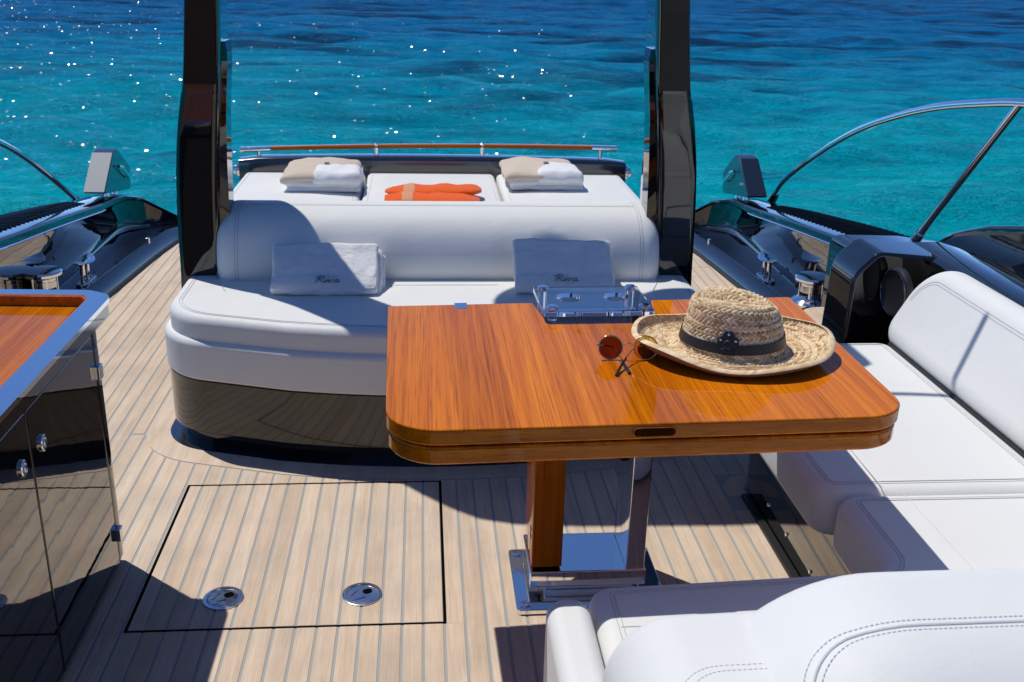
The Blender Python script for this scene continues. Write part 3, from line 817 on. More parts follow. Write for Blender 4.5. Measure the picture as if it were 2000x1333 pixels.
# ------------------------------------------------------------------ stern sofa
SEAT = .45
sofa = thing('sofa', (CL, 3.2, 0), 'white leather stern sofa with bowed front on black gloss base', 'sofa')
so = sofa_outline2(2.875, .19, .900, .22, 3.80)
prism('gutter', offset(ccw(marg_in), -.0005), -.008, -.0003, 'navy', sofa, .0002, .0002, 2)
prism('plinth', sofa_outline2(2.925, .19, .875, .20, 3.78), -.004, .046, 'black', sofa, .004, .002)
prism('base', sofa_outline2(2.895, .19, .898, .21, 3.79), .052, .238, 'satin_black', sofa, .006, .006)
prism('front_bolster', so, .243, .375, 'leather', sofa, .022, .010, 7)
prism('seat_cushion', sofa_outline2(2.890, .19, .878, .21, 3.62), .352, SEAT, 'leather', sofa, .030, .020, 8, .006)
seam_o = sofa_outline2(2.922, .19, .846, .18, 3.60)
tube('seam', [(x, y, SEAT + .0005) for x, y in seam_o[1:-1]], .0009, 'thread', sofa, 5)
seam_o = sofa_outline2(2.931, .19, .837, .175, 3.60)
tube('seam', [(x, y, SEAT + .0012) for x, y in seam_o[1:-1]], .0007, 'thread', sofa, 5)
# end creases of the seat
for s in (-1, 1):
    tube('seam', [(CL + s * .765, 3.42, SEAT + .002), (CL + s * .745, 3.36, SEAT + .003), (CL + s * .715, 3.28, SEAT + .0045)], .0010, 'thread', sofa, 5)
# backrest: a plump rounded bolster that leans back
bprof = [(3.43, .418), (3.402, .45), (3.394, .50), (3.408, .56), (3.438, .617), (3.487, .658), (3.555, .679), (3.62, .680), (3.68, .662), (3.715, .61), (3.715, .47), (3.69, .425)]
bprof = [(v.x, v.y) for v in catmull([(a, b_, 0) for a, b_ in bprof], 5, True)]
bmx_ = frame((CL, 0, 0), (0, 1, 0), (0, 0, 1), (1, 0, 0))
prism('backrest', bprof, -.768, .768, 'leather', sofa, .055, .055, 10, 0.0, bmx_)
ofp = offset(ccw(bprof), .0003)
for xx in (.700, .690):
    for s_ in (-1, 1):
        tube('seam', [(CL + s_ * xx, y, z) for y, z in open_run(ofp, lambda p: p[0] < 3.64 and p[1] > .44)], .0009, 'thread', sofa, 5)
for k_ in (0, 1):
    yq, zq = ((3.556, .6795), (3.570, .6805))[k_]
    tube('seam', [(CL - .69, yq, zq), (CL + .69, yq, zq)], .0009, 'thread', sofa, 5)
box('back_shell', CL - .75, CL + .75, 3.57, 3.70, .05, .60, 'black', sofa, .02)

# ------------------------------------------------------------------ sun pad
pad = thing('sun_pad', (CL, 4.5, 0), 'white leather sun pad of three cushions behind the sofa backrest', 'sun pad')
prism('base', rect(CL - .86, CL + .86, 3.74, 5.14, .1), .0, .355, 'black', pad, .01, .01)
for a, b_ in ((CL - .945, -.283), (-.277, .362), (.368, CL + .945)):
    prism('cushion', rect(a + .002, b_ - .002, 3.80, 5.16, .035), .36, .478, 'leather', pad, .022, .02, 6, .010)
    tube('seam', [(x, y, .4795) for x, y in rect(a + .03, b_ - .03, 3.83, 5.13, .03)], .0008, 'thread', pad, 5, closed=True)

bar = thing('stern_beam', (CL, 5.27, .4), 'dark navy beam across the stern behind the sun pad', 'beam')
pr = fillet([(5.21, .40), (5.33, .40), (5.33, .535), (5.215, .535)], .022, 5)
rings = []
for k in range(21):
    t = -1 + 2 * k / 20; x = CL + t * .985; dz = .014 * (1 - t * t) + .006; sc = 1.0 if abs(t) < .97 else .86
    rings.append([(x, 5.27 + (y - 5.27) * sc, .468 + (z - .468) * sc + dz - .008) for y, z in pr])
loft('beam_body', rings, 'navy', bar, 35)
for s in (-1, 1):
    lathe('pivot_knob', [(.034, 0), (.034, .016), (.024, .022), (.022, .034), (.006, .036)], 'chrome', bar, 20, T(CL + s * .985, 5.27, .468) @ Ry(90 * s))
rl = thing('stern_rail', (CL, 5.3, .55), 'slim varnished wood handrail with chrome ends above the stern beam', 'rail')
def rz(x): return .575 + (.014 * (1 - ((x - CL) / .95) ** 2) + .008) + .012 * (x - CL)
rails = [(-.765, .875, 'railwood', 'wood_rail', .0115), (-.915, -.763, 'chrome', 'end_cap', .0125), (.873, 1.005, 'chrome', 'end_cap', .0125)]
for a, b_, mt, nm, rr in rails:
    xs = np.linspace(a, b_, 18)
    rings = []
    for x in xs:
        c = rz(x); rings.append([(x, 5.27 + q[0], c + q[1]) for q in fillet([(-.022, -rr), (.022, -rr), (.022, rr * .7), (-.022, rr * .7)], .008, 4)])
    loft(nm, rings, mt, rl, 40)
for x in (-.825, -.235, .305, .92):
    lathe('stanchion', [(.016, .0), (.011, .006), (.0105, 1.0 * (rz(x) - .53) - .004)], 'chrome', rl, 14, T(x, 5.27, .526 + .012 * (1 - ((x - CL) / .95) ** 2)))
    if abs(x - CL) < .5: lathe('clamp', [(.014, -.013), (.014, .011), (.008, .016)], 'chrome', rl, 14, T(x, 5.262, rz(x)))

# ------------------------------------------------------------------ corner sofa
cs = thing('corner_sofa', (1.2, 1.8, 0), 'white leather corner sofa wrapping round the table from right to near', 'sofa')
SZ = .408
prism('base', fillet([(.975, .6), (1.62, .6), (1.62, 2.72), (.975, 2.72)], [.01, .01, .02, .03], 5), -.003, .262, 'black', cs, .006, .004)
box('toe_kick', .950, .974, .6, 2.66, -.006, .010, 'matte_black', cs, .003)
for y in (2.5, 2.34, 2.16): lathe('base_screw', [(.006, 0), (.005, .003)], 'chrome', cs, 12, T(.9745, y, .06) @ Ry(-90))
prism('front_bolster', fillet([(.935, 1.60), (1.5, 1.60), (1.5, 2.90), (.935, 2.90)], [.05, .03, .03, .06], 8), .270, .375, 'leather', cs, .02, .012, 6)
prism('seat_cushion', fillet([(.872, 1.945), (1.455, 1.945), (1.455, 2.905), (.872, 2.905)], [.06, .05, .05, .075], 10), .285, SZ, 'leather', cs, .034, .03, 8, .007)
near_o = fillet([(.300, 1.615), (.80, 1.640), (.897, 1.640), (.897, 1.938), (1.455, 1.938), (1.455, 1.16), (.300, 1.16)], [.045, .0, .085, .055, .05, .05, .05], 10)
prism('seat_cushion', near_o, .282, SZ + .006, 'leather', cs, .034, .03, 8)
for z_, d_ in ((.0015, .036), (.0025, .044)):
    pts = offset(ccw(fillet([(.872, 1.945), (1.455, 1.945), (1.455, 2.905), (.872, 2.905)], [.06, .05, .05, .075], 10)), -d_)
    tube('seam', [(x, y, SZ + z_ - .001) for x, y in pts], .0008, 'thread', cs, 5, closed=True)
    pts = offset(ccw(near_o), -d_)
    tube('seam', [(x, y, SZ + .006 + z_ - .0015) for x, y in pts], .0008, 'thread', cs, 5, closed=True)
# panel creases
tube('seam', [(1.02, 1.955, SZ + .006), (1.025, 2.4, SZ + .0072), (1.03, 2.9, SZ + .004)], .0012, 'crease', cs, 6)
tube('seam', [(1.055, 1.93, SZ + .0062), (1.06, 1.60, SZ + .0062), (1.06, 1.2, SZ + .0062)], .0012, 'crease', cs, 6)
tube('seam', [(.34, 1.475, SZ + .0065), (.7, 1.48, SZ + .0065), (1.2, 1.48, SZ + .0065)], .0014, 'crease', cs, 6)
prism('front_bolster', fillet([(.315, 1.58), (.96, 1.60), (.96, 1.2), (.315, 1.2)], [.02] * 4, 5), .02, .258, 'leather', cs, .01, .01, 5)
# right back cushion, leaning outboard
za = Vector((.125, 0, .235)).normalized(); xa = Vector((0, -1, 0)); na = xa.cross(za)
rbm = frame((1.425, 2.955, .408), tuple(xa), tuple(za), tuple(na))
ro = fillet([(0, 0), (2.2, 0), (2.2, .305), (0, .305)], [.08, .08, .08, .15], 14)
prism('back_cushion', ro, -.16, .0, 'leather', cs, .06, .04, 10, 0.0, rbm)
for d_ in (.060, .069):
    pts = offset(ccw(ro), -d_)
    tube('seam', [rbm @ Vector((p[0], p[1], .0003)) for p in open_run(pts, lambda p: p[1] > .12)], .0008, 'thread', cs, 5)
box('back_gap', 1.44, 1.46, .9, 2.88, .385, .41, 'matte_black', cs, .003)
# near backrests (rounded, their tops reach into the foreground)
big = fillet([(.355, .05), (2.1, .05), (2.1, .732), (.355, .722)], [.27, .27, .27, .27], 18)
def xz(y0): return frame((0, y0, 0), (1, 0, 0), (0, 0, 1), (0, -1, 0))
prism('backrest', big, 0, .40, 'leather', cs, .26, .065, 12, 0.0, xz(1.205))
small = fillet([(.248, .20), (.60, .20), (.60, .652), (.248, .645)], [.06, .06, .06, .11], 14)
prism('backrest', small, 0, .36, 'leather', cs, .09, .05, 9, 0.0, xz(1.215))
def top_z(o_, x):
    zs = [a[1] + (b_[1] - a[1]) * (x - a[0]) / (b_[0] - a[0]) for a, b_ in zip(o_, o_[1:] + o_[:1]) if abs(b_[0] - a[0]) > 1e-6 and min(a[0], b_[0]) <= x <= max(a[0], b_[0])]
    return max(zs)
def drop(o_, y):
    d = max(0.0, 1.065 - y) if o_ is big else max(0.0, .945 - y); r_ = .26 if o_ is big else .09
    return r_ - math.sqrt(max(0, r_ * r_ - d * d))
for o_, x0_, y_, off_ in ((big, .462, 1.052, 0), (big, .470, 1.042, 0), (big, .477, 1.034, 0), (small, .312, 1.070, 0), (small, .319, 1.060, 0)):
    xe = 1.62 if o_ is big else .58
    path = [(x0_, y_ - .10)] + [(x0_ + .07 * (1 - math.cos(R(90 * k / 10))), y_ - .07 + .07 * math.sin(R(90 * k / 10))) for k in range(11)] + [(x0_ + .07 + (xe - x0_ - .07) * k / 40, y_) for k in range(1, 41)]
    fine = []
    for a, b_ in zip(path, path[1:]):
        L_ = math.hypot(b_[0] - a[0], b_[1] - a[1]); kn = max(1, round(L_ / .0022))
        for q in range(kn): fine.append((a[0] + (b_[0] - a[0]) * q / kn, a[1] + (b_[1] - a[1]) * q / kn))
    V = []; Fc = []
    if abs(y_ - 1.042) < 1e-6:
        V, Fc = tube_geo([(x, y, top_z(o_, x) - drop(o_, y) + .0002) for x, y in fine], .0022, 6)
        link('seam', V, Fc, 'leather', cs); continue
    for q in range(0, len(fine) - 2, 3):
        a, b_ = fine[q], fine[q + 2]
        v, f_ = tube_geo([(a[0], a[1], top_z(o_, a[0]) - drop(o_, a[1]) + .0004), (b_[0], b_[1], top_z(o_, b_[0]) - drop(o_, b_[1]) + .0003)], .0007, 4)
        o0 = len(V); V += v; Fc += [tuple(i + o0 for i in f) for f in f_]
    st = link('stitching', V, Fc, 'stitch', cs); st['kind'] = 'stuff'
arm_o = fillet([(.212, .70), (.292, .70), (.292, 1.545), (.212, 1.545)], [.032, .032, .034, .036], 8)
prism('arm_panel', arm_o, .015, .438, 'leather', cs, .028, .01, 7)
for d_ in (.022, .029):
    tube('seam', [(x, y, .4375) for x, y in open_run(offset(ccw(arm_o), -d_), lambda p: p[1] > .9)], .0008, 'thread', cs, 5)

# ------------------------------------------------------------------ starboard coaming behind the corner sofa
co = thing('side_coaming', (1.8, 2.9, 0), 'black gloss coaming rising behind the right sofa backrest', 'coaming')
chk = fillet([(1.385, .0), (1.73, .0), (1.73, .617), (1.475, .638), (1.400, .560)], [.01, .01, .02, .05, .10], 8)
prism('end_cheek', chk, 0, .20, 'black', co, .012, .012, 4, 0, xz(3.30))
rings = []
for y, z, xi in ((3.29, .622, 1.64), (2.6, .625, 1.64), (1.8, .63, 1.64), (.6, .63, 1.64)):
    rings.append([(xi, y, .02), (xi, y, z - .04), (xi + .012, y, z - .012), (xi + .04, y, z), (xi + .13, y, z + .002), (xi + .30, y, z - .05), (xi + .50, y, z - .12), (xi + .54, y, z - .18), (xi + .5, y, -1.3), (xi, y, -1.3)])
loft('coaming_body', rings, 'black', co, 30)
rings = []
for y, z in ((3.96, .475), (3.7, .485), (3.4, .505), (3.29, .51)):
    rings.append([(1.665, y, .0), (1.665, y, z - .03), (1.675, y, z - .01), (1.70, y, z), (1.95, y, z - .005), (2.13, y, z - .03), (2.165, y, z - .07), (2.13, y, -1.3), (1.665, y, -1.3)])
loft('side_panel', rings, 'black', co, 30)
lathe('round_speaker', [(.080, 0), (.082, .01), (.078, .022), (.068, .026), (.060, .022), (.01, .020)], 'matte_black', co, 36, T(1.525, 3.02, .528) @ Rz(-86) @ Rx(90))
tube('speaker_rim', [T(1.525, 3.02, .528) @ Rz(-86) @ Rx(90) @ Vector((.074 * math.cos(a), .074 * math.sin(a), .026)) for a in [2 * math.pi * k / 36 for k in range(36)]], .003, 'navy', co, 6, True)
stp = thing('round_step', (1.62, 3.6, 0), 'rounded teak side step with dark edge beyond the sofa end', 'step')
prism('tread', fillet([(1.50, 3.31), (1.72, 3.31), (1.72, 3.84), (1.50, 3.84)], [.03, .01, .01, .16], 10), .188, .203, 'teak', stp, .002, .002)
prism('edge', fillet([(1.488, 3.306), (1.73, 3.306), (1.73, 3.852), (1.488, 3.852)], [.03, .01, .01, .165], 10), .158, .188, 'navy', stp, .008, .008)
prism('riser', fillet([(1.52, 3.31), (1.72, 3.31), (1.72, 3.82), (1.52, 3.82)], [.03, .01, .01, .14], 10), .0, .158, 'black', stp, .004, .004)
# curved side window outboard
sw = thing('side_window', (2.1, 3.4, .5), 'black curved side window panel at the right picture edge', 'window')
def arcp(r0, r1, cy, cz, n=24, a0=25, a1=180): return [(cy + r0 * math.cos(R(a0 + (a1 - a0) * k / n)), cz + r1 * math.sin(R(a0 + (a1 - a0) * k / n))) for k in range(n + 1)]
yz = frame((2.0, 0, 0), (0, -1, 0), (0, 0, 1), (-1, 0, 0))
wi = [(-3.86, .455), (-3.70, .535), (-3.5, .605), (-3.25, .662), (-2.9, .71), (-2.4, .745), (-2.0, .75), (-2.0, .40), (-3.8, .40)]
wo = [(-3.92, .440), (-3.73, .548), (-3.5, .630), (-3.25, .690), (-2.9, .738), (-2.4, .773), (-1.99, .775), (-1.99, .38), (-3.9, .38)]
mw = frame((2.06, 0, 0), (0, 1, 0), (0, 0, 1), (1, 0, 0))
prism('frame', [(-a, b_) for a, b_ in wo], .0, .09, 'black', sw, .012, .012, 4, 0, mw)
prism('pane', [(-a, b_) for a, b_ in wi], -.010, .004, 'winglass', sw, .003, .003, 3, 0, mw)
for y in (3.15, 2.98): lathe('screw', [(.010, 0), (.008, .004), (.003, .004)], 'chrome', sw, 12, T(2.058, y, .47) @ Ry(-90))

# ------------------------------------------------------------------ bar cabinet on the left
cab = thing('bar_cabinet', (-1.1, 1.8, 0), 'black gloss bar cabinet with steel edged mahogany tray top', 'cabinet')
CX = -.78
prism('body', fillet([(-1.72, -.6), (CX - .022, -.6), (CX - .022, 2.37), (CX - .05, 2.405), (-1.72, 2.42)], [.01, .01, .01, .02, .02], 4), .0, .672, 'black', cab, .006, .003)
def door(y0, y1, z0=.02, z1=.645):
    pr = fillet([(y0, z0), (y1, z0), (y1, z1), (y0, z1)], .006, 3)
    d = prism('door', pr, 0, .020, 'black', cab, .004, .001, 4, 0, frame((CX - .021, 0, 0), (0, 1, 0), (0, 0, 1), (1, 0, 0)))
    return d
d1 = door(1.9075, 2.340); d2 = door(1.44, 1.9025); d3 = door(.95, 1.435)
box('corner_post', CX - .06, CX - .004, 2.345, 2.395, .012, .672, 'black', cab, .012)
def push_lock(dr, y, z):
    m = T(CX, y, z) @ Ry(90)
    l1 = lathe('push_lock', [(.019, -.001), (.019, .003), (.0165, .005), (.0135, .005), (.0125, .002), (.002, .002)], 'chrome', dr, 30, m, .95, .8)
    lathe('button', [(.0095, .0015), (.0095, .006), (.008, .0075), (.002, .0078)], 'steel', l1, 24, m, .95, .75)
push_lock(d1, 1.965, .548); push_lock(d2, 1.853, .547)
for z in (.551, .107):
    box('hinge', CX - .010, CX + .012, 2.330, 2.356, z - .018, z + .018, 'chrome', cab, .003)
top_o = fillet([(-1.75, -.7), (-.738, -.7), (-.738, 2.385), (-.80, 2.425), (-1.75, 2.462)], [.01, .01, .05, .04, .01], 10)
inn = fillet([(-1.72, -.66), (-.786, -.66), (-.786, 2.365), (-.806, 2.390), (-1.72, 2.430)], [.01, .01, .012, .012, .01], 5)
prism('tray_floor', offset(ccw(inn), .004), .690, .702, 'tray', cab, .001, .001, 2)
def ring_prism(name, outer, inner, z0, z1, mat, parent):
    """frame between two outlines, joined by nearest points"""
    import mathutils
    from mathutils.geometry import tessellate_polygon
    o = ccw(outer); i_ = ccw(inner)
    loops = [[Vector((x, y, 0)) for x, y in o], [Vector((x, y, 0)) for x, y in i_]]
    tris = tessellate_polygon(loops); pts = o + i_; n = len(pts); no = len(o)
    V = [(x, y, z1) for x, y in pts] + [(x, y, z0) for x, y in pts]
    Fc = []
    for t in tris:
        a, b_, c = (Vector(pts[q]) for q in t)
        up = (b_ - a).cross(c - a) > 0 if False else ((b_.x - a.x) * (c.y - a.y) - (b_.y - a.y) * (c.x - a.x)) > 0
        t = tuple(t) if up else tuple(t)[::-1]
        Fc.append(t); Fc.append(tuple(q + n for q in t[::-1]))
    for k in range(no):
        a = k; b_ = (k + 1) % no; Fc.append((a + n, b_ + n, b_, a))
    for k in range(len(i_)):
        a = no + k; b_ = no + (k + 1) % len(i_); Fc.append((b_ + n, a + n, a, b_))
    return link(name, V, Fc, mat, parent, angle=35)
ring_prism('steel_edge', top_o, inn, .7185, .73, 'mirror', cab)
ring_prism('counter_edge', offset(ccw(top_o), -.003), offset(ccw(inn), .001), .690, .7180, 'black', cab)
inn2 = offset(ccw(inn), -.006)
ring_prism('wood_fiddle', offset(ccw(inn), -.0003), inn2, .7025, .7255, 'tray', cab)

# ------------------------------------------------------------------ table
tb = thing('folding_table', (.40, 2.2, 0), 'folded mahogany table with glossy varnish on wood and steel pedestal', 'table')
TZ = .74
TO = [(-.083, 2.267), (-.066, 1.592), (.893, 1.632), (.895, 2.328), (.545, 2.306), (.531, 2.206), (.270, 2.190), (.257, 2.288)]
def tabout(d=0.0):
    rad = [.008, .095, .095, .008, .004, .006, .006, .004]
    o = fillet(TO, rad, 12)
    return offset(ccw(o), -d) if d else ccw(o)
up = prism('upper_leaf', tabout(), TZ - .031, TZ, 'table', tb, .003, .004, 4)
lo = prism('lower_leaf', tabout(.004), TZ - .070, TZ - .0365, 'table', tb, .004, .005, 4)
# solid edge banding, grain running round the edge
def edgeband(parent, d, z0, z1):
    pts = tabout(d - .0012); n = len(pts); sel = list(range(n))
    V = []; Fc = []
    for x, y in pts: V += [(x, y, z0), (x, y, z1)]
    for i in range(n):
        j = (i + 1) % n; Fc.append((2 * i, 2 * j, 2 * j + 1, 2 * i + 1))
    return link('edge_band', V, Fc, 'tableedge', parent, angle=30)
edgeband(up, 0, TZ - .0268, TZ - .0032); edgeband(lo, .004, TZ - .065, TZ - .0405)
prism('leaf_gap', tabout(.012), TZ - .0372, TZ - .0302, 'gap', tb, .0005, .0005, 2)
# finger recess on the near edge: uncut, its shade painted as a flat piece
rx0, ry0, rx1, ry1 = .365, 1.6085, .445, 1.6117
ux = Vector((rx1 - rx0, ry1 - ry0, 0)).normalized(); un = Vector((ux.y, -ux.x, 0))
ctr = Vector((.405, 1.6104, TZ - .0155))
fm = frame(tuple(ctr + un * .0014), tuple(ux), (0, 0, 1), tuple(un))
prism('finger_recess', fillet([(-.037, -.0072), (.037, -.0072), (.037, .0072), (-.037, .0072)], .0069, 6), -.001,   .0005, 'recess', up, .0003, .0003, 2, 0, fm)
tube('recess_rim', [fm @ Vector((p[0], p[1], .0005)) for p in fillet([(-.0385, -.0085), (.0385, -.0085), (.0385, .0085), (-.0385, .0085)], .0082, 6)], .0012, 'post', up, 6, True)
# hinge tab on the far edge
prism('hinge_tab', fillet([(.0715, 2.283), (.0735, 2.242), (.1005, 2.2435), (.1015, 2.285)], [.002, .007, .007, .002], 6), TZ - .02, TZ + .0016, 'mirror', tb, .0008, .0008, 3)
PY0, PY1 = 2.165, 2.335
prism('floor_plate', rect(.222, .60, 2.096, 2.373, .012), .0, .014, 'mirror', tb, .002, .001, 3)
for x, y in ((.245, 2.118), (.245, 2.35), (.578, 2.118), (.578, 2.35)):
    b1 = lathe('bolt', [(.0135, 0), (.0135, .0025), (.011, .0035), (.007, .0035), (.0065, .0015), (.001, .0015)], 'chrome', tb, 24, T(x, y, .0142))
box('pedestal_neck', .30, .52, 2.18, 2.32, .0142, .036, 'steel', tb, .003)
box('pedestal_beam', .258, .550, PY0 - .006, PY1 + .006, .036, .080, 'mirror', tb, .004)
box('steel_post', .500, .546, PY0, PY1, .0803, .668, 'mirror', tb, .003)
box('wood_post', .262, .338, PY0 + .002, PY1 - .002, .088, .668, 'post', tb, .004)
box('post_shoe', .268, .332, PY0 + .008, PY1 - .008, .0803, .0882, 'gap', tb, .001)
box('top_bracket', .25, .556, 1.72, 2.30, .655, .6685, 'matte_black', tb, .002)
lathe('post_bolt', [(.008, 0), (.008, .003), (.004, .004)], 'chrome', tb, 14, T(.2618, 2.20, .16) @ Ry(-90))
lathe('post_bolt', [(.008, 0), (.008, .003), (.004, .004)], 'chrome', tb, 14, T(.2618, 2.20, .18) @ Ry(-90))

# acrylic glass holder hooked into the notch
ac = thing('glass_holder', (.395, 2.26, .75), 'clear acrylic glass holder with two round holes and chrome studs on table', 'glass holder')
am = T(.3905, 2.245, 0) @ Rz(1.6)
def circ(cx, cy, r, n=36): return [(cx + r * math.cos(2 * math.pi * k / n), cy + r * math.sin(2 * math.pi * k / n)) for k in range(n)]
def plate_holes(name, outer, holes, z0, z1, mat, parent, mtx):
    from mathutils.geometry import tessellate_polygon
    o = ccw(outer); L_ = [o] + holes; pts = [p for l_ in L_ for p in l_]; n = len(pts)
    tris = tessellate_polygon([[Vector((x, y, 0)) for x, y in l_] for l_ in L_])
    V = [(x, y, z1) for x, y in pts] + [(x, y, z0) for x, y in pts]; Fc = []
    for t in tris:
        a, b_, c = (pts[q] for q in t)
        if (b_[0] - a[0]) * (c[1] - a[1]) - (b_[1] - a[1]) * (c[0] - a[0]) < 0: t = tuple(t)[::-1]
        Fc.append(tuple(t)); Fc.append(tuple(q + n for q in tuple(t)[::-1]))
    st = 0
    for li, l_ in enumerate(L_):
        m2 = len(l_)
        for k in range(m2):
            a = st + k; b_ = st + (k + 1) % m2
            Fc.append((a + n, b_ + n, b_, a) if li == 0 else (b_ + n, a + n, a, b_))
        st += m2
    return link(name, [mtx @ Vector(v) for v in V], Fc, mat, parent, angle=30)
hol = [circ(-.054, .008, .029), circ(.060, .010, .029)]
plate_holes('top_plate', rect(-.127, .127, -.100, .088, .008), hol, .755, .766, 'acrylic', ac, am)
plate_holes('bottom_plate', rect(-.120, .120, -.030, .080, .008), [], .700, .708, 'acrylic', ac, am)
for x, y in ((-.106, .068), (.106, .068), (-.104, -.078), (.107, -.076)):
    zb = .7085 if y > 0 else .7405
    lathe('spacer', [(.0105, zb), (.0105, .7545)], 'acrylic', ac, 20, am @ T(x, y, 0))
    lathe('stud', [(.0125, .7665), (.0125, .7715), (.0105, .774), (.002, .7745)], 'chrome', ac, 24, am @ T(x, y, 0))

# ------------------------------------------------------------------ straw hat
hat = thing('straw_hat', (.632, 1.935, TZ), 'woven straw hat with black band and badge lying on the table', 'hat')
HM = T(.640, 1.955, TZ + .004) @ Rz(-6)
prof = [(.0, .114), (.030, .115), (.057, .117), (.074, .114), (.083, .105), (.087, .093), (.091, .076), (.095, .058), (.099, .038), (.103, .020), (.110, .011), (.125, .008), (.145, .007), (.165, .007), (.185, .009), (.203, .013)]
cum = [0.0]
for (r0, z0), (r1, z1) in zip(prof, prof[1:]): cum.append(cum[-1] + math.hypot(r1 - r0, z1 - z0))
def prof_at(s):
    s = max(0, min(cum[-1], s))
    for k in range(len(cum) - 1):
        if s <= cum[k + 1]:
            t = (s - cum[k]) / (cum[k + 1] - cum[k]); a, b_ = prof[k], prof[k + 1]
            return a[0] + (b_[0] - a[0]) * t, a[1] + (b_[1] - a[1]) * t
    return prof[-1]
def hat_p(th, s):
    r, z = prof_at(s); c, sn = math.cos(th), math.sin(th)
    ex, ey = 1.03, .93
    if r > .108:
        t = (r - .108) / .095; ex = 1.03 - .02 * t; ey = .93 - .12 * t
        z += .010 * t ** 2 * c * c + .006 * t ** 2 * math.sin(2.0 * th + .9) + .004 * t ** 3 * math.sin(5 * th + 1)
        if t > .75: z += .010 * ((t - .75) / .25) ** 2
        z += .012 * t * t * max(0, sn)
    x, y = r * c * ex, r * sn * ey
    if z > .085 and r < .09:
        # pinched crown
        dd = math.exp(-((y - .008) / .032) ** 2) * max(0, 1 - (r / .085) ** 3)
        z -= .030 * dd
        z += .010 * (x / .08) * -.8
    return Vector((x, y, z))
def hat_frame(th, s):
    e = 1e-3; p = hat_p(th, s); a = hat_p(th + .02, s) - p; b_ = hat_p(th, s + e) - hat_p(th, s - e)
    n = a.cross(b_)
    if n.length < 1e-12: n = Vector((0, 0, 1))
    n.normalize()
    r, z = prof_at(s)
    ref = Vector((0, 0, 1)) if (r > .108 or s < .075) else Vector((math.cos(th), math.sin(th), .6))
    if n.dot(ref) < 0: n = -n
    return p, n
V = []; Fc = []; ns, nt_ = 46, 84
for j in range(ns):
    s = .002 + (cum[-1] - .002) * j / (ns - 1)
    for k in range(nt_):
        p, n = hat_frame(2 * math.pi * k / nt_, s); V.append(HM @ (p - n * .0022))
for j in range(ns - 1):
    for k in range(nt_): Fc.append((j * nt_ + k, (j + 1) * nt_ + k, (j + 1) * nt_ + (k + 1) % nt_, j * nt_ + (k + 1) % nt_))
Fc.append(tuple(range(nt_)))
link('crown_lining', V, Fc, 'strawbase', hat, angle=70)
V = []; Fc = []; TN = []
rs = random.Random(3); row = 0; s = .012
while s < cum[-1] + .001:
    r = max(prof_at(s)[0], .008); cnt = max(6, int(2 * math.pi * r / .0104)); sg = 1 if row % 2 else -1
    pair = (row // 2)
    for k in range(cnt):
        th = 2 * math.pi * (k + .5 * (row % 2) + .3 * pair) / cnt; dth = .0082 / r; dsv = .0042
        tone = min(1, max(0, rs.gauss(.56, .26) + .12 * math.sin(pair * 2.1))); lift = rs.uniform(-.0003, .0008)
        base = len(V)
        for a in range(4):
            u = -1 + 2 * a / 3
            for b_ in (-1, 0, 1):
                tt = th + u * dth + 0 * b_; ss = s + sg * u * dsv + b_ * .0036 * (1 - .3 * u * u)
                p, n = hat_frame(tt, min(max(ss, .001), cum[-1]))
                bul = .0020 * (1 - b_ * b_) + .0020 * (1 - u * u) + (-.0012 if u > .9 else 0) + lift
                V.append(HM @ (p + n * bul)); TN.append(tone * (1 - .25 * abs(b_)))
        for a in range(3):
            for b_ in range(2):
                q = base + a * 3 + b_; Fc.append((q, q + 1, q + 4, q + 3))
    s += .0077 if row % 2 else .0066; row += 1
# rolled, over-sewn brim edge
cnt = 150
for k in range(cnt):
    th = 2 * math.pi * k / cnt; tone = min(1, max(0, rs.gauss(.6, .16)))
    base = len(V)
    for a in range(5):
        ang = R(-60 + 60 * a * 1.0); 
        for b_ in (-1, 1):
            tt = th + b_ * .026 + .020 * (a - 2)
            p, n = hat_frame(tt, cum[-1]); rad_ = Vector((math.cos(tt), math.sin(tt), .15)).normalized()
            V.append(HM @ (p - rad_ * .002 + rad_ * .0052 * math.cos(R(-100 + 50 * a)) + n * .0052 * math.sin(R(-100 + 50 * a)))); TN.append(tone)
    for a in range(4):
        q = base + a * 2; Fc.append((q, q + 1, q + 3, q + 2))
wv = link('straw_weave', V, Fc, 'straw', hat, angle=75); wv['kind'] = 'stuff'
at = wv.data.color_attributes.new('tone', 'FLOAT_COLOR', 'POINT')
at.data.foreach_set('color', np.array([(t, t, t, 1) for t in TN], dtype=np.float32).ravel())
# band round the crown
sb = [c for c, (r, z) in zip(cum, prof) if abs(r - .099) < .0006][0]
V = []; Fc = []
for k in range(72):
    th = 2 * math.pi * k / 72
    for q in (-.008, -.003, .006, .0125):
        p, n = hat_frame(th, sb + q); V.append(HM @ (p + n * .0062))
for k in range(72):
    for q in range(3): Fc.append((k * 4 + q, k * 4 + q + 1, ((k + 1) % 72) * 4 + q + 1, ((k + 1) % 72) * 4 + q))
link('hat_band', V, Fc, 'blackleather', hat, angle=70)
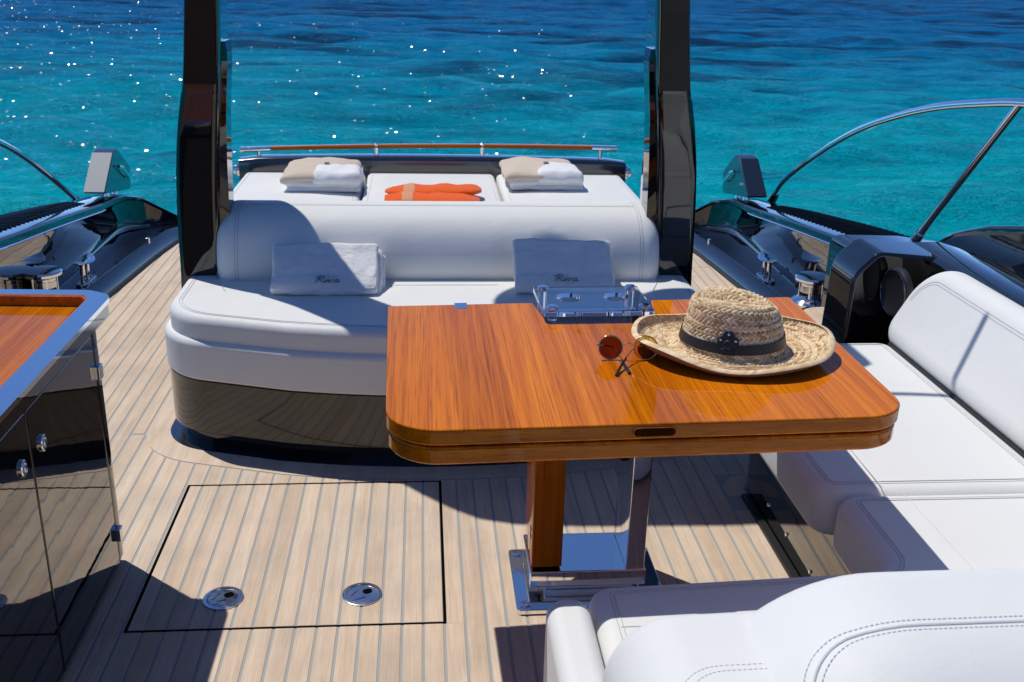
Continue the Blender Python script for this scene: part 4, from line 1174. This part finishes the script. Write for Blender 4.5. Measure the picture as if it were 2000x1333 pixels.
# badge on the crown front
bth = R(-105); p, n = hat_frame(bth, sb - .010); n = (n + Vector((0, 0, .1))).normalized()
tx = Vector((-math.sin(bth), math.cos(bth), 0)); ty = n.cross(tx)
if ty.z < 0: ty = -ty
tx = ty.cross(n)
bmx = HM @ frame(tuple(p + n * .004), tuple(tx), tuple(ty), tuple(n))
bd = fillet([(-.017, -.024), (.017, -.024), (.022, -.005), (.021, .010), (.011, .016), (.008, .024), (-.008, .024), (-.011, .016), (-.021, .010), (-.022, -.005)], .004, 4)
bg_ = prism('badge', bd, 0, .004, 'blackleather', hat, .0015, .001, 3, 0, bmx)
for x, y in ((0, .018), (-.015, .006), (.015, .006)): lathe('rivet', [(.0028, .0038), (.0024, .0054), (.0006, .006)], 'chrome', bg_, 12, bmx @ T(x, y, 0))
for k in range(7):
    a0 = R(200 + k * 24); tube('emboss', [bmx @ Vector((.004 * math.cos(a0), -.006 + .004 * math.sin(a0), .0042)), bmx @ Vector((.014 * math.cos(a0 + .3), -.006 + .014 * math.sin(a0 + .3), .0042))], .0012, 'blackleather', bg_, 5)
tube('emboss', [bmx @ Vector((.008 * math.cos(a), -.003 + .008 * math.sin(a), .0042)) for a in [2 * math.pi * k / 20 for k in range(20)]], .0012, 'blackleather', bg_, 5, True)

# ------------------------------------------------------------------ sunglasses
sg_ = thing('sunglasses', (.42, 1.93, TZ), 'round gold wire sunglasses with brown lenses leaning beside the hat', 'sunglasses')
GM = T(.414, 1.914, TZ + .0015) @ Rz(-3) @ Rx(-14)
for sx_, lm in ((-.036, 'lens'), (.036, 'lensy')):
    pts = [(sx_ + .0245 * math.cos(a), 0, .0245 + .0238 * math.sin(a)) for a in [2 * math.pi * k / 40 for k in range(40)]]
    tube('rim', [GM @ Vector(q) for q in pts], .0016, 'gold', sg_, 8, True)
    V = []; n_l = 40
    for rr in (1.0, .66, .33):
        for k in range(n_l):
            a = 2 * math.pi * k / n_l; V.append((sx_ + .0243 * rr * math.cos(a), .0016 * (1 - rr * rr) * 1.5, .0245 + .0236 * rr * math.sin(a)))
    front = len(V); V += [(x, y - .0014, z) for x, y, z in V]
    Fc = []
    for b0, fl in ((0, False), (front, True)):
        for r_ in range(2):
            for k in range(n_l):
                f = (b0 + r_ * n_l + k, b0 + r_ * n_l + (k + 1) % n_l, b0 + (r_ + 1) * n_l + (k + 1) % n_l, b0 + (r_ + 1) * n_l + k)
                Fc.append(f if fl else f[::-1])
        f = tuple(b0 + 2 * n_l + k for k in range(n_l)); Fc.append(f if fl else f[::-1])
    for k in range(n_l): Fc.append((k, (k + 1) % n_l, front + (k + 1) % n_l, front + k))
    link('lens', [GM @ Vector(q) for q in V], Fc, lm, sg_, angle=50)
tube('bridge', [GM @ q for q in catmull([(-.0118, 0, .027), (-.006, -.003, .033), (.006, -.003, .033), (.0118, 0, .027)], 6)], .0011, 'gold', sg_, 8)
for s in (-1, 1):
    tube('hinge', [GM @ Vector((s * .0600, 0, .030)), GM @ Vector((s * .0640, -.001, .030)), GM @ Vector((s * .0640, -.006, .030))], .0015, 'gold', sg_, 8)
def temple(a, b_, c, d):
    pts = catmull([a, b_, c, d], 10); k = len(pts)
    tm = tube('temple', pts[:int(k * .62)], .0014, 'gold', sg_, 6)
    q = pts[int(k * .58):]; tube('temple_tip', q, [.0020 + .0018 * i / len(q) for i in range(len(q))], 'blacktip', sg_, 8)
h0 = GM @ Vector((-.064, -.006, .030)); h1 = GM @ Vector((.064, -.006, .030))
temple(h0, Vector((.385, 1.925, TZ + .023)), Vector((.398, 1.862, TZ + .010)), Vector((.403, 1.838, TZ + .0025)))
temple(h1, Vector((.430, 1.915, TZ + .028)), Vector((.395, 1.868, TZ + .013)), Vector((.375, 1.828, TZ + .0025)))

# ------------------------------------------------------------------ towels
def sofa_towel(x0, x1, ytop, ztop, seed, label, tilt=0.0):
    """folded towel leaning on the backrest"""
    t = thing('folded_towel', ((x0 + x1) / 2, 3.3, SEAT), label, 'towel', 'white towels leaning on the sofa backrest')
    wd = x1 - x0; cx = (x0 + x1) / 2
    foot = Vector((cx, 3.222, SEAT + .014)); crest = Vector((cx, ytop, ztop)); up_ = (crest - foot); H_ = up_.length; up_.normalize()
    xa_ = Matrix.Rotation(R(tilt), 3, up_.cross(Vector((1, 0, 0))).normalized()) @ Vector((1, 0, 0)); nn = xa_.cross(up_).normalized(); up2 = nn.cross(xa_)
    m = frame(tuple(foot), tuple(xa_), tuple(up2), tuple(nn))
    lay = [(.0, .0, .036, 1.00, .0), (-.034, .015, .030, .985, .008), (-.058, .024, .026, .97, .012)]
    for k, (dz, dx, th, sc, b0) in enumerate(lay):
        rbox('fold', (wd * (1.0 if k == 0 else .985), (H_ - b0), th), .0125, 'terry', t, m @ T(dx, b0 + (H_ - b0) / 2, dz), 46, .0055, 12, .004, seed + k * 3.1, None, .0017)
    # woven hem band near the lower edge of the front fold
    V = []; Fc = []; nx = 24
    for i in range(nx + 1):
        u = -1 + 2 * i / nx; x = u * wd * .488
        wv_ = .0035 * math.sin(u * 5 + seed) + .002 * math.sin(u * 13 + seed)
        bul = .0205 + .0035 * math.sin(u * 4 + seed * 2) - .006 * abs(u) ** 6
        y0 = .006 + wv_; y1 = .052 + .4 * wv_
        for y, z in ((y0 - .006, bul - .009), (y0, bul + .0035), ((y0 + y1) / 2, bul + .0045), (y1, bul + .003), (y1 + .002, bul - .004)): V.append(m @ Vector((x, y, z)))
    for i in range(nx):
        for q in range(4): Fc.append((i * 5 + q, (i + 1) * 5 + q, (i + 1) * 5 + q + 1, i * 5 + q + 1))
    hb = link('hem_band', V, Fc, 'hem', t, angle=70)
    return t, m, wd
# embroidered script, drawn as strokes: capital R, i, v, a
STROKES = [
    [(.10, .02), (.22, .30), (.34, .62), (.42, .86)],
    [(-.05, .60), (.10, .80), (.40, .95), (.78, .97), (.92, .84), (.80, .64), (.50, .50), (.30, .46)],
    [(.42, .48), (.62, .30), (.86, .12), (1.08, .05), (1.22, .14), (1.34, .36)],
    [(1.34, .46), (1.26, .18), (1.32, .05), (1.46, .10), (1.60, .34)],
    [(1.60, .44), (1.70, .42), (1.74, .20), (1.80, .05), (1.98, .22), (2.12, .44), (2.26, .42)],
    [(2.86, .42), (2.62, .46), (2.42, .30), (2.44, .10), (2.62, .06), (2.82, .24), (2.90, .44), (2.84, .16), (2.94, .05), (3.16, .16)],
    [(1.46, .70), (1.51, .76)],
]
def script(parent, m, cx, cy, size, z):
    V = []; Fc = []
    for st in STROKES:
        pts = catmull([(p[0] * size * .95, p[1] * size, 0) for p in st], 6)
        P3 = [m @ Vector((cx + p.x + p.y * .35 - 1.5 * size, cy + p.y, z)) for p in pts]
        v, f_ = tube_geo(P3, .0013, 6); o = len(V); V += v; Fc += [tuple(i + o for i in f) for f in f_]
    return link('embroidered_script', V, Fc, 'ink', parent)
t1, m1, w1 = sofa_towel(-.498, -.150, 3.372, .584, 1.0, 'white towel half in shade, leaning on the left of the sofa backrest')
script(t1, m1, .012, .021, .027, .0315)
t2, m2, w2 = sofa_towel(.300, .632, 3.376, .598, 2.0, 'white towel wholly in shade, leaning behind the clear glass holder', 1.2)
script(t2, m2, .005, .026, .027, .0315)

def pad_towel(x0, x1, y0, label, seed):
    t = thing('beach_towel', ((x0 + x1) / 2, y0 + .2, .48), label, 'towel', 'beige and white towels on the sun pad')
    wd = x1 - x0; cx = (x0 + x1) / 2; dp = .40; cy = y0 + dp / 2
    def droop(h):
        def f(v):
            v = v.copy(); v.z -= .010 * (abs(v.x) / (wd / 2)) ** 3; return v
        return f
    z = .487
    rbox('white_fold', (wd * .93, dp * .95, .026), .012, 'terry', t, T(cx + .012, cy, z + .012), 20, .004, 11, .003, seed)
    rbox('white_fold', (wd * .95, dp * .97, .028), .013, 'terry', t, T(cx + .006, cy, z + .036), 20, .006, 11, .003, seed + 2)
    rbox('beige_fold', (wd * .97, dp, .044), .021, 'beige', t, T(cx - .008, cy + .004, z + .062), 24, .009, 8, .014, seed + 4, droop(.046))
    rbox('white_fold', (wd * .62, dp * .62, .062), .029, 'terry', t, T(cx + wd * .19, cy - dp * .215, z + .061), 24, .008, 9, .008, seed + 6, droop(.05))
    box('care_label', -.012, .012, -.010, .010, 0, .002, 'ink', t, .0005, T(cx + .02, cy - .04, z + .104) @ Rx(12))
    return t
pad_towel(-.640, -.285, 4.64, 'folded beige and white towel on the left cushion of the sun pad', 1.3)
pad_towel(.385, .752, 4.70, 'folded beige and white towel on the right cushion of the sun pad', 5.9)

def orange_pouch(x0, x1, y, z, label, seed, tilt):
    t = thing('orange_cushion', ((x0 + x1) / 2, y, .48), label, 'cushion', 'orange cushions on the sun pad')
    L_ = x1 - x0; n = 26; rings = []
    for k in range(n + 1):
        u = -1 + 2 * k / n; f = (1 - abs(u) ** 5) ** .8 if abs(u) < 1 else 0
        hh = .005 + .017 * f; dd = .03 + .060 * f
        ring = []
        for q in range(20):
            a = 2 * math.pi * q / 20; c, s_ = math.cos(a), math.sin(a)
            p = Vector((u * L_ / 2, dd * math.copysign(abs(c) ** .8, c), hh * math.copysign(abs(s_) ** .9, s_)))
            w_ = noise.noise_vector(p * 14 + Vector((seed, 0, seed))) * .007 + noise.noise_vector(p * 45 + Vector((seed, 0, seed))) * .002
            ring.append(T((x0 + x1) / 2, y, z) @ Ry(tilt) @ (p + w_))
        rings.append(ring)
    ob = loft('cover', rings, 'orange', t, 70)
    band = []
    for u in (-.62, -.56, -.48, -.40):
        f = (1 - abs(u) ** 5) ** .8; hh = .005 + .017 * f + .0012; dd = .03 + .060 * f + .0012; ring = []
        for q in range(20):
            a = 2 * math.pi * q / 20; c, s_ = math.cos(a), math.sin(a)
            p = Vector((u * L_ / 2, dd * math.copysign(abs(c) ** .8, c), hh * math.copysign(abs(s_) ** .9, s_)))
            w_ = noise.noise_vector(p * 14 + Vector((seed, 0, seed))) * .007 + noise.noise_vector(p * 45 + Vector((seed, 0, seed))) * .002
            ring.append(T((x0 + x1) / 2, y, z) @ Ry(tilt) @ (p + w_))
        band.append(ring)
    loft('pale_band', band, 'orangeband', t, 70, False)
orange_pouch(-.168, .248, 4.40, .512, 'nearer of two slim orange cushions in the middle of the sun pad', 2.0, 1.5)
orange_pouch(-.165, .262, 4.56, .517, 'farther of two slim orange cushions in the middle of the sun pad', 7.0, -1.0)
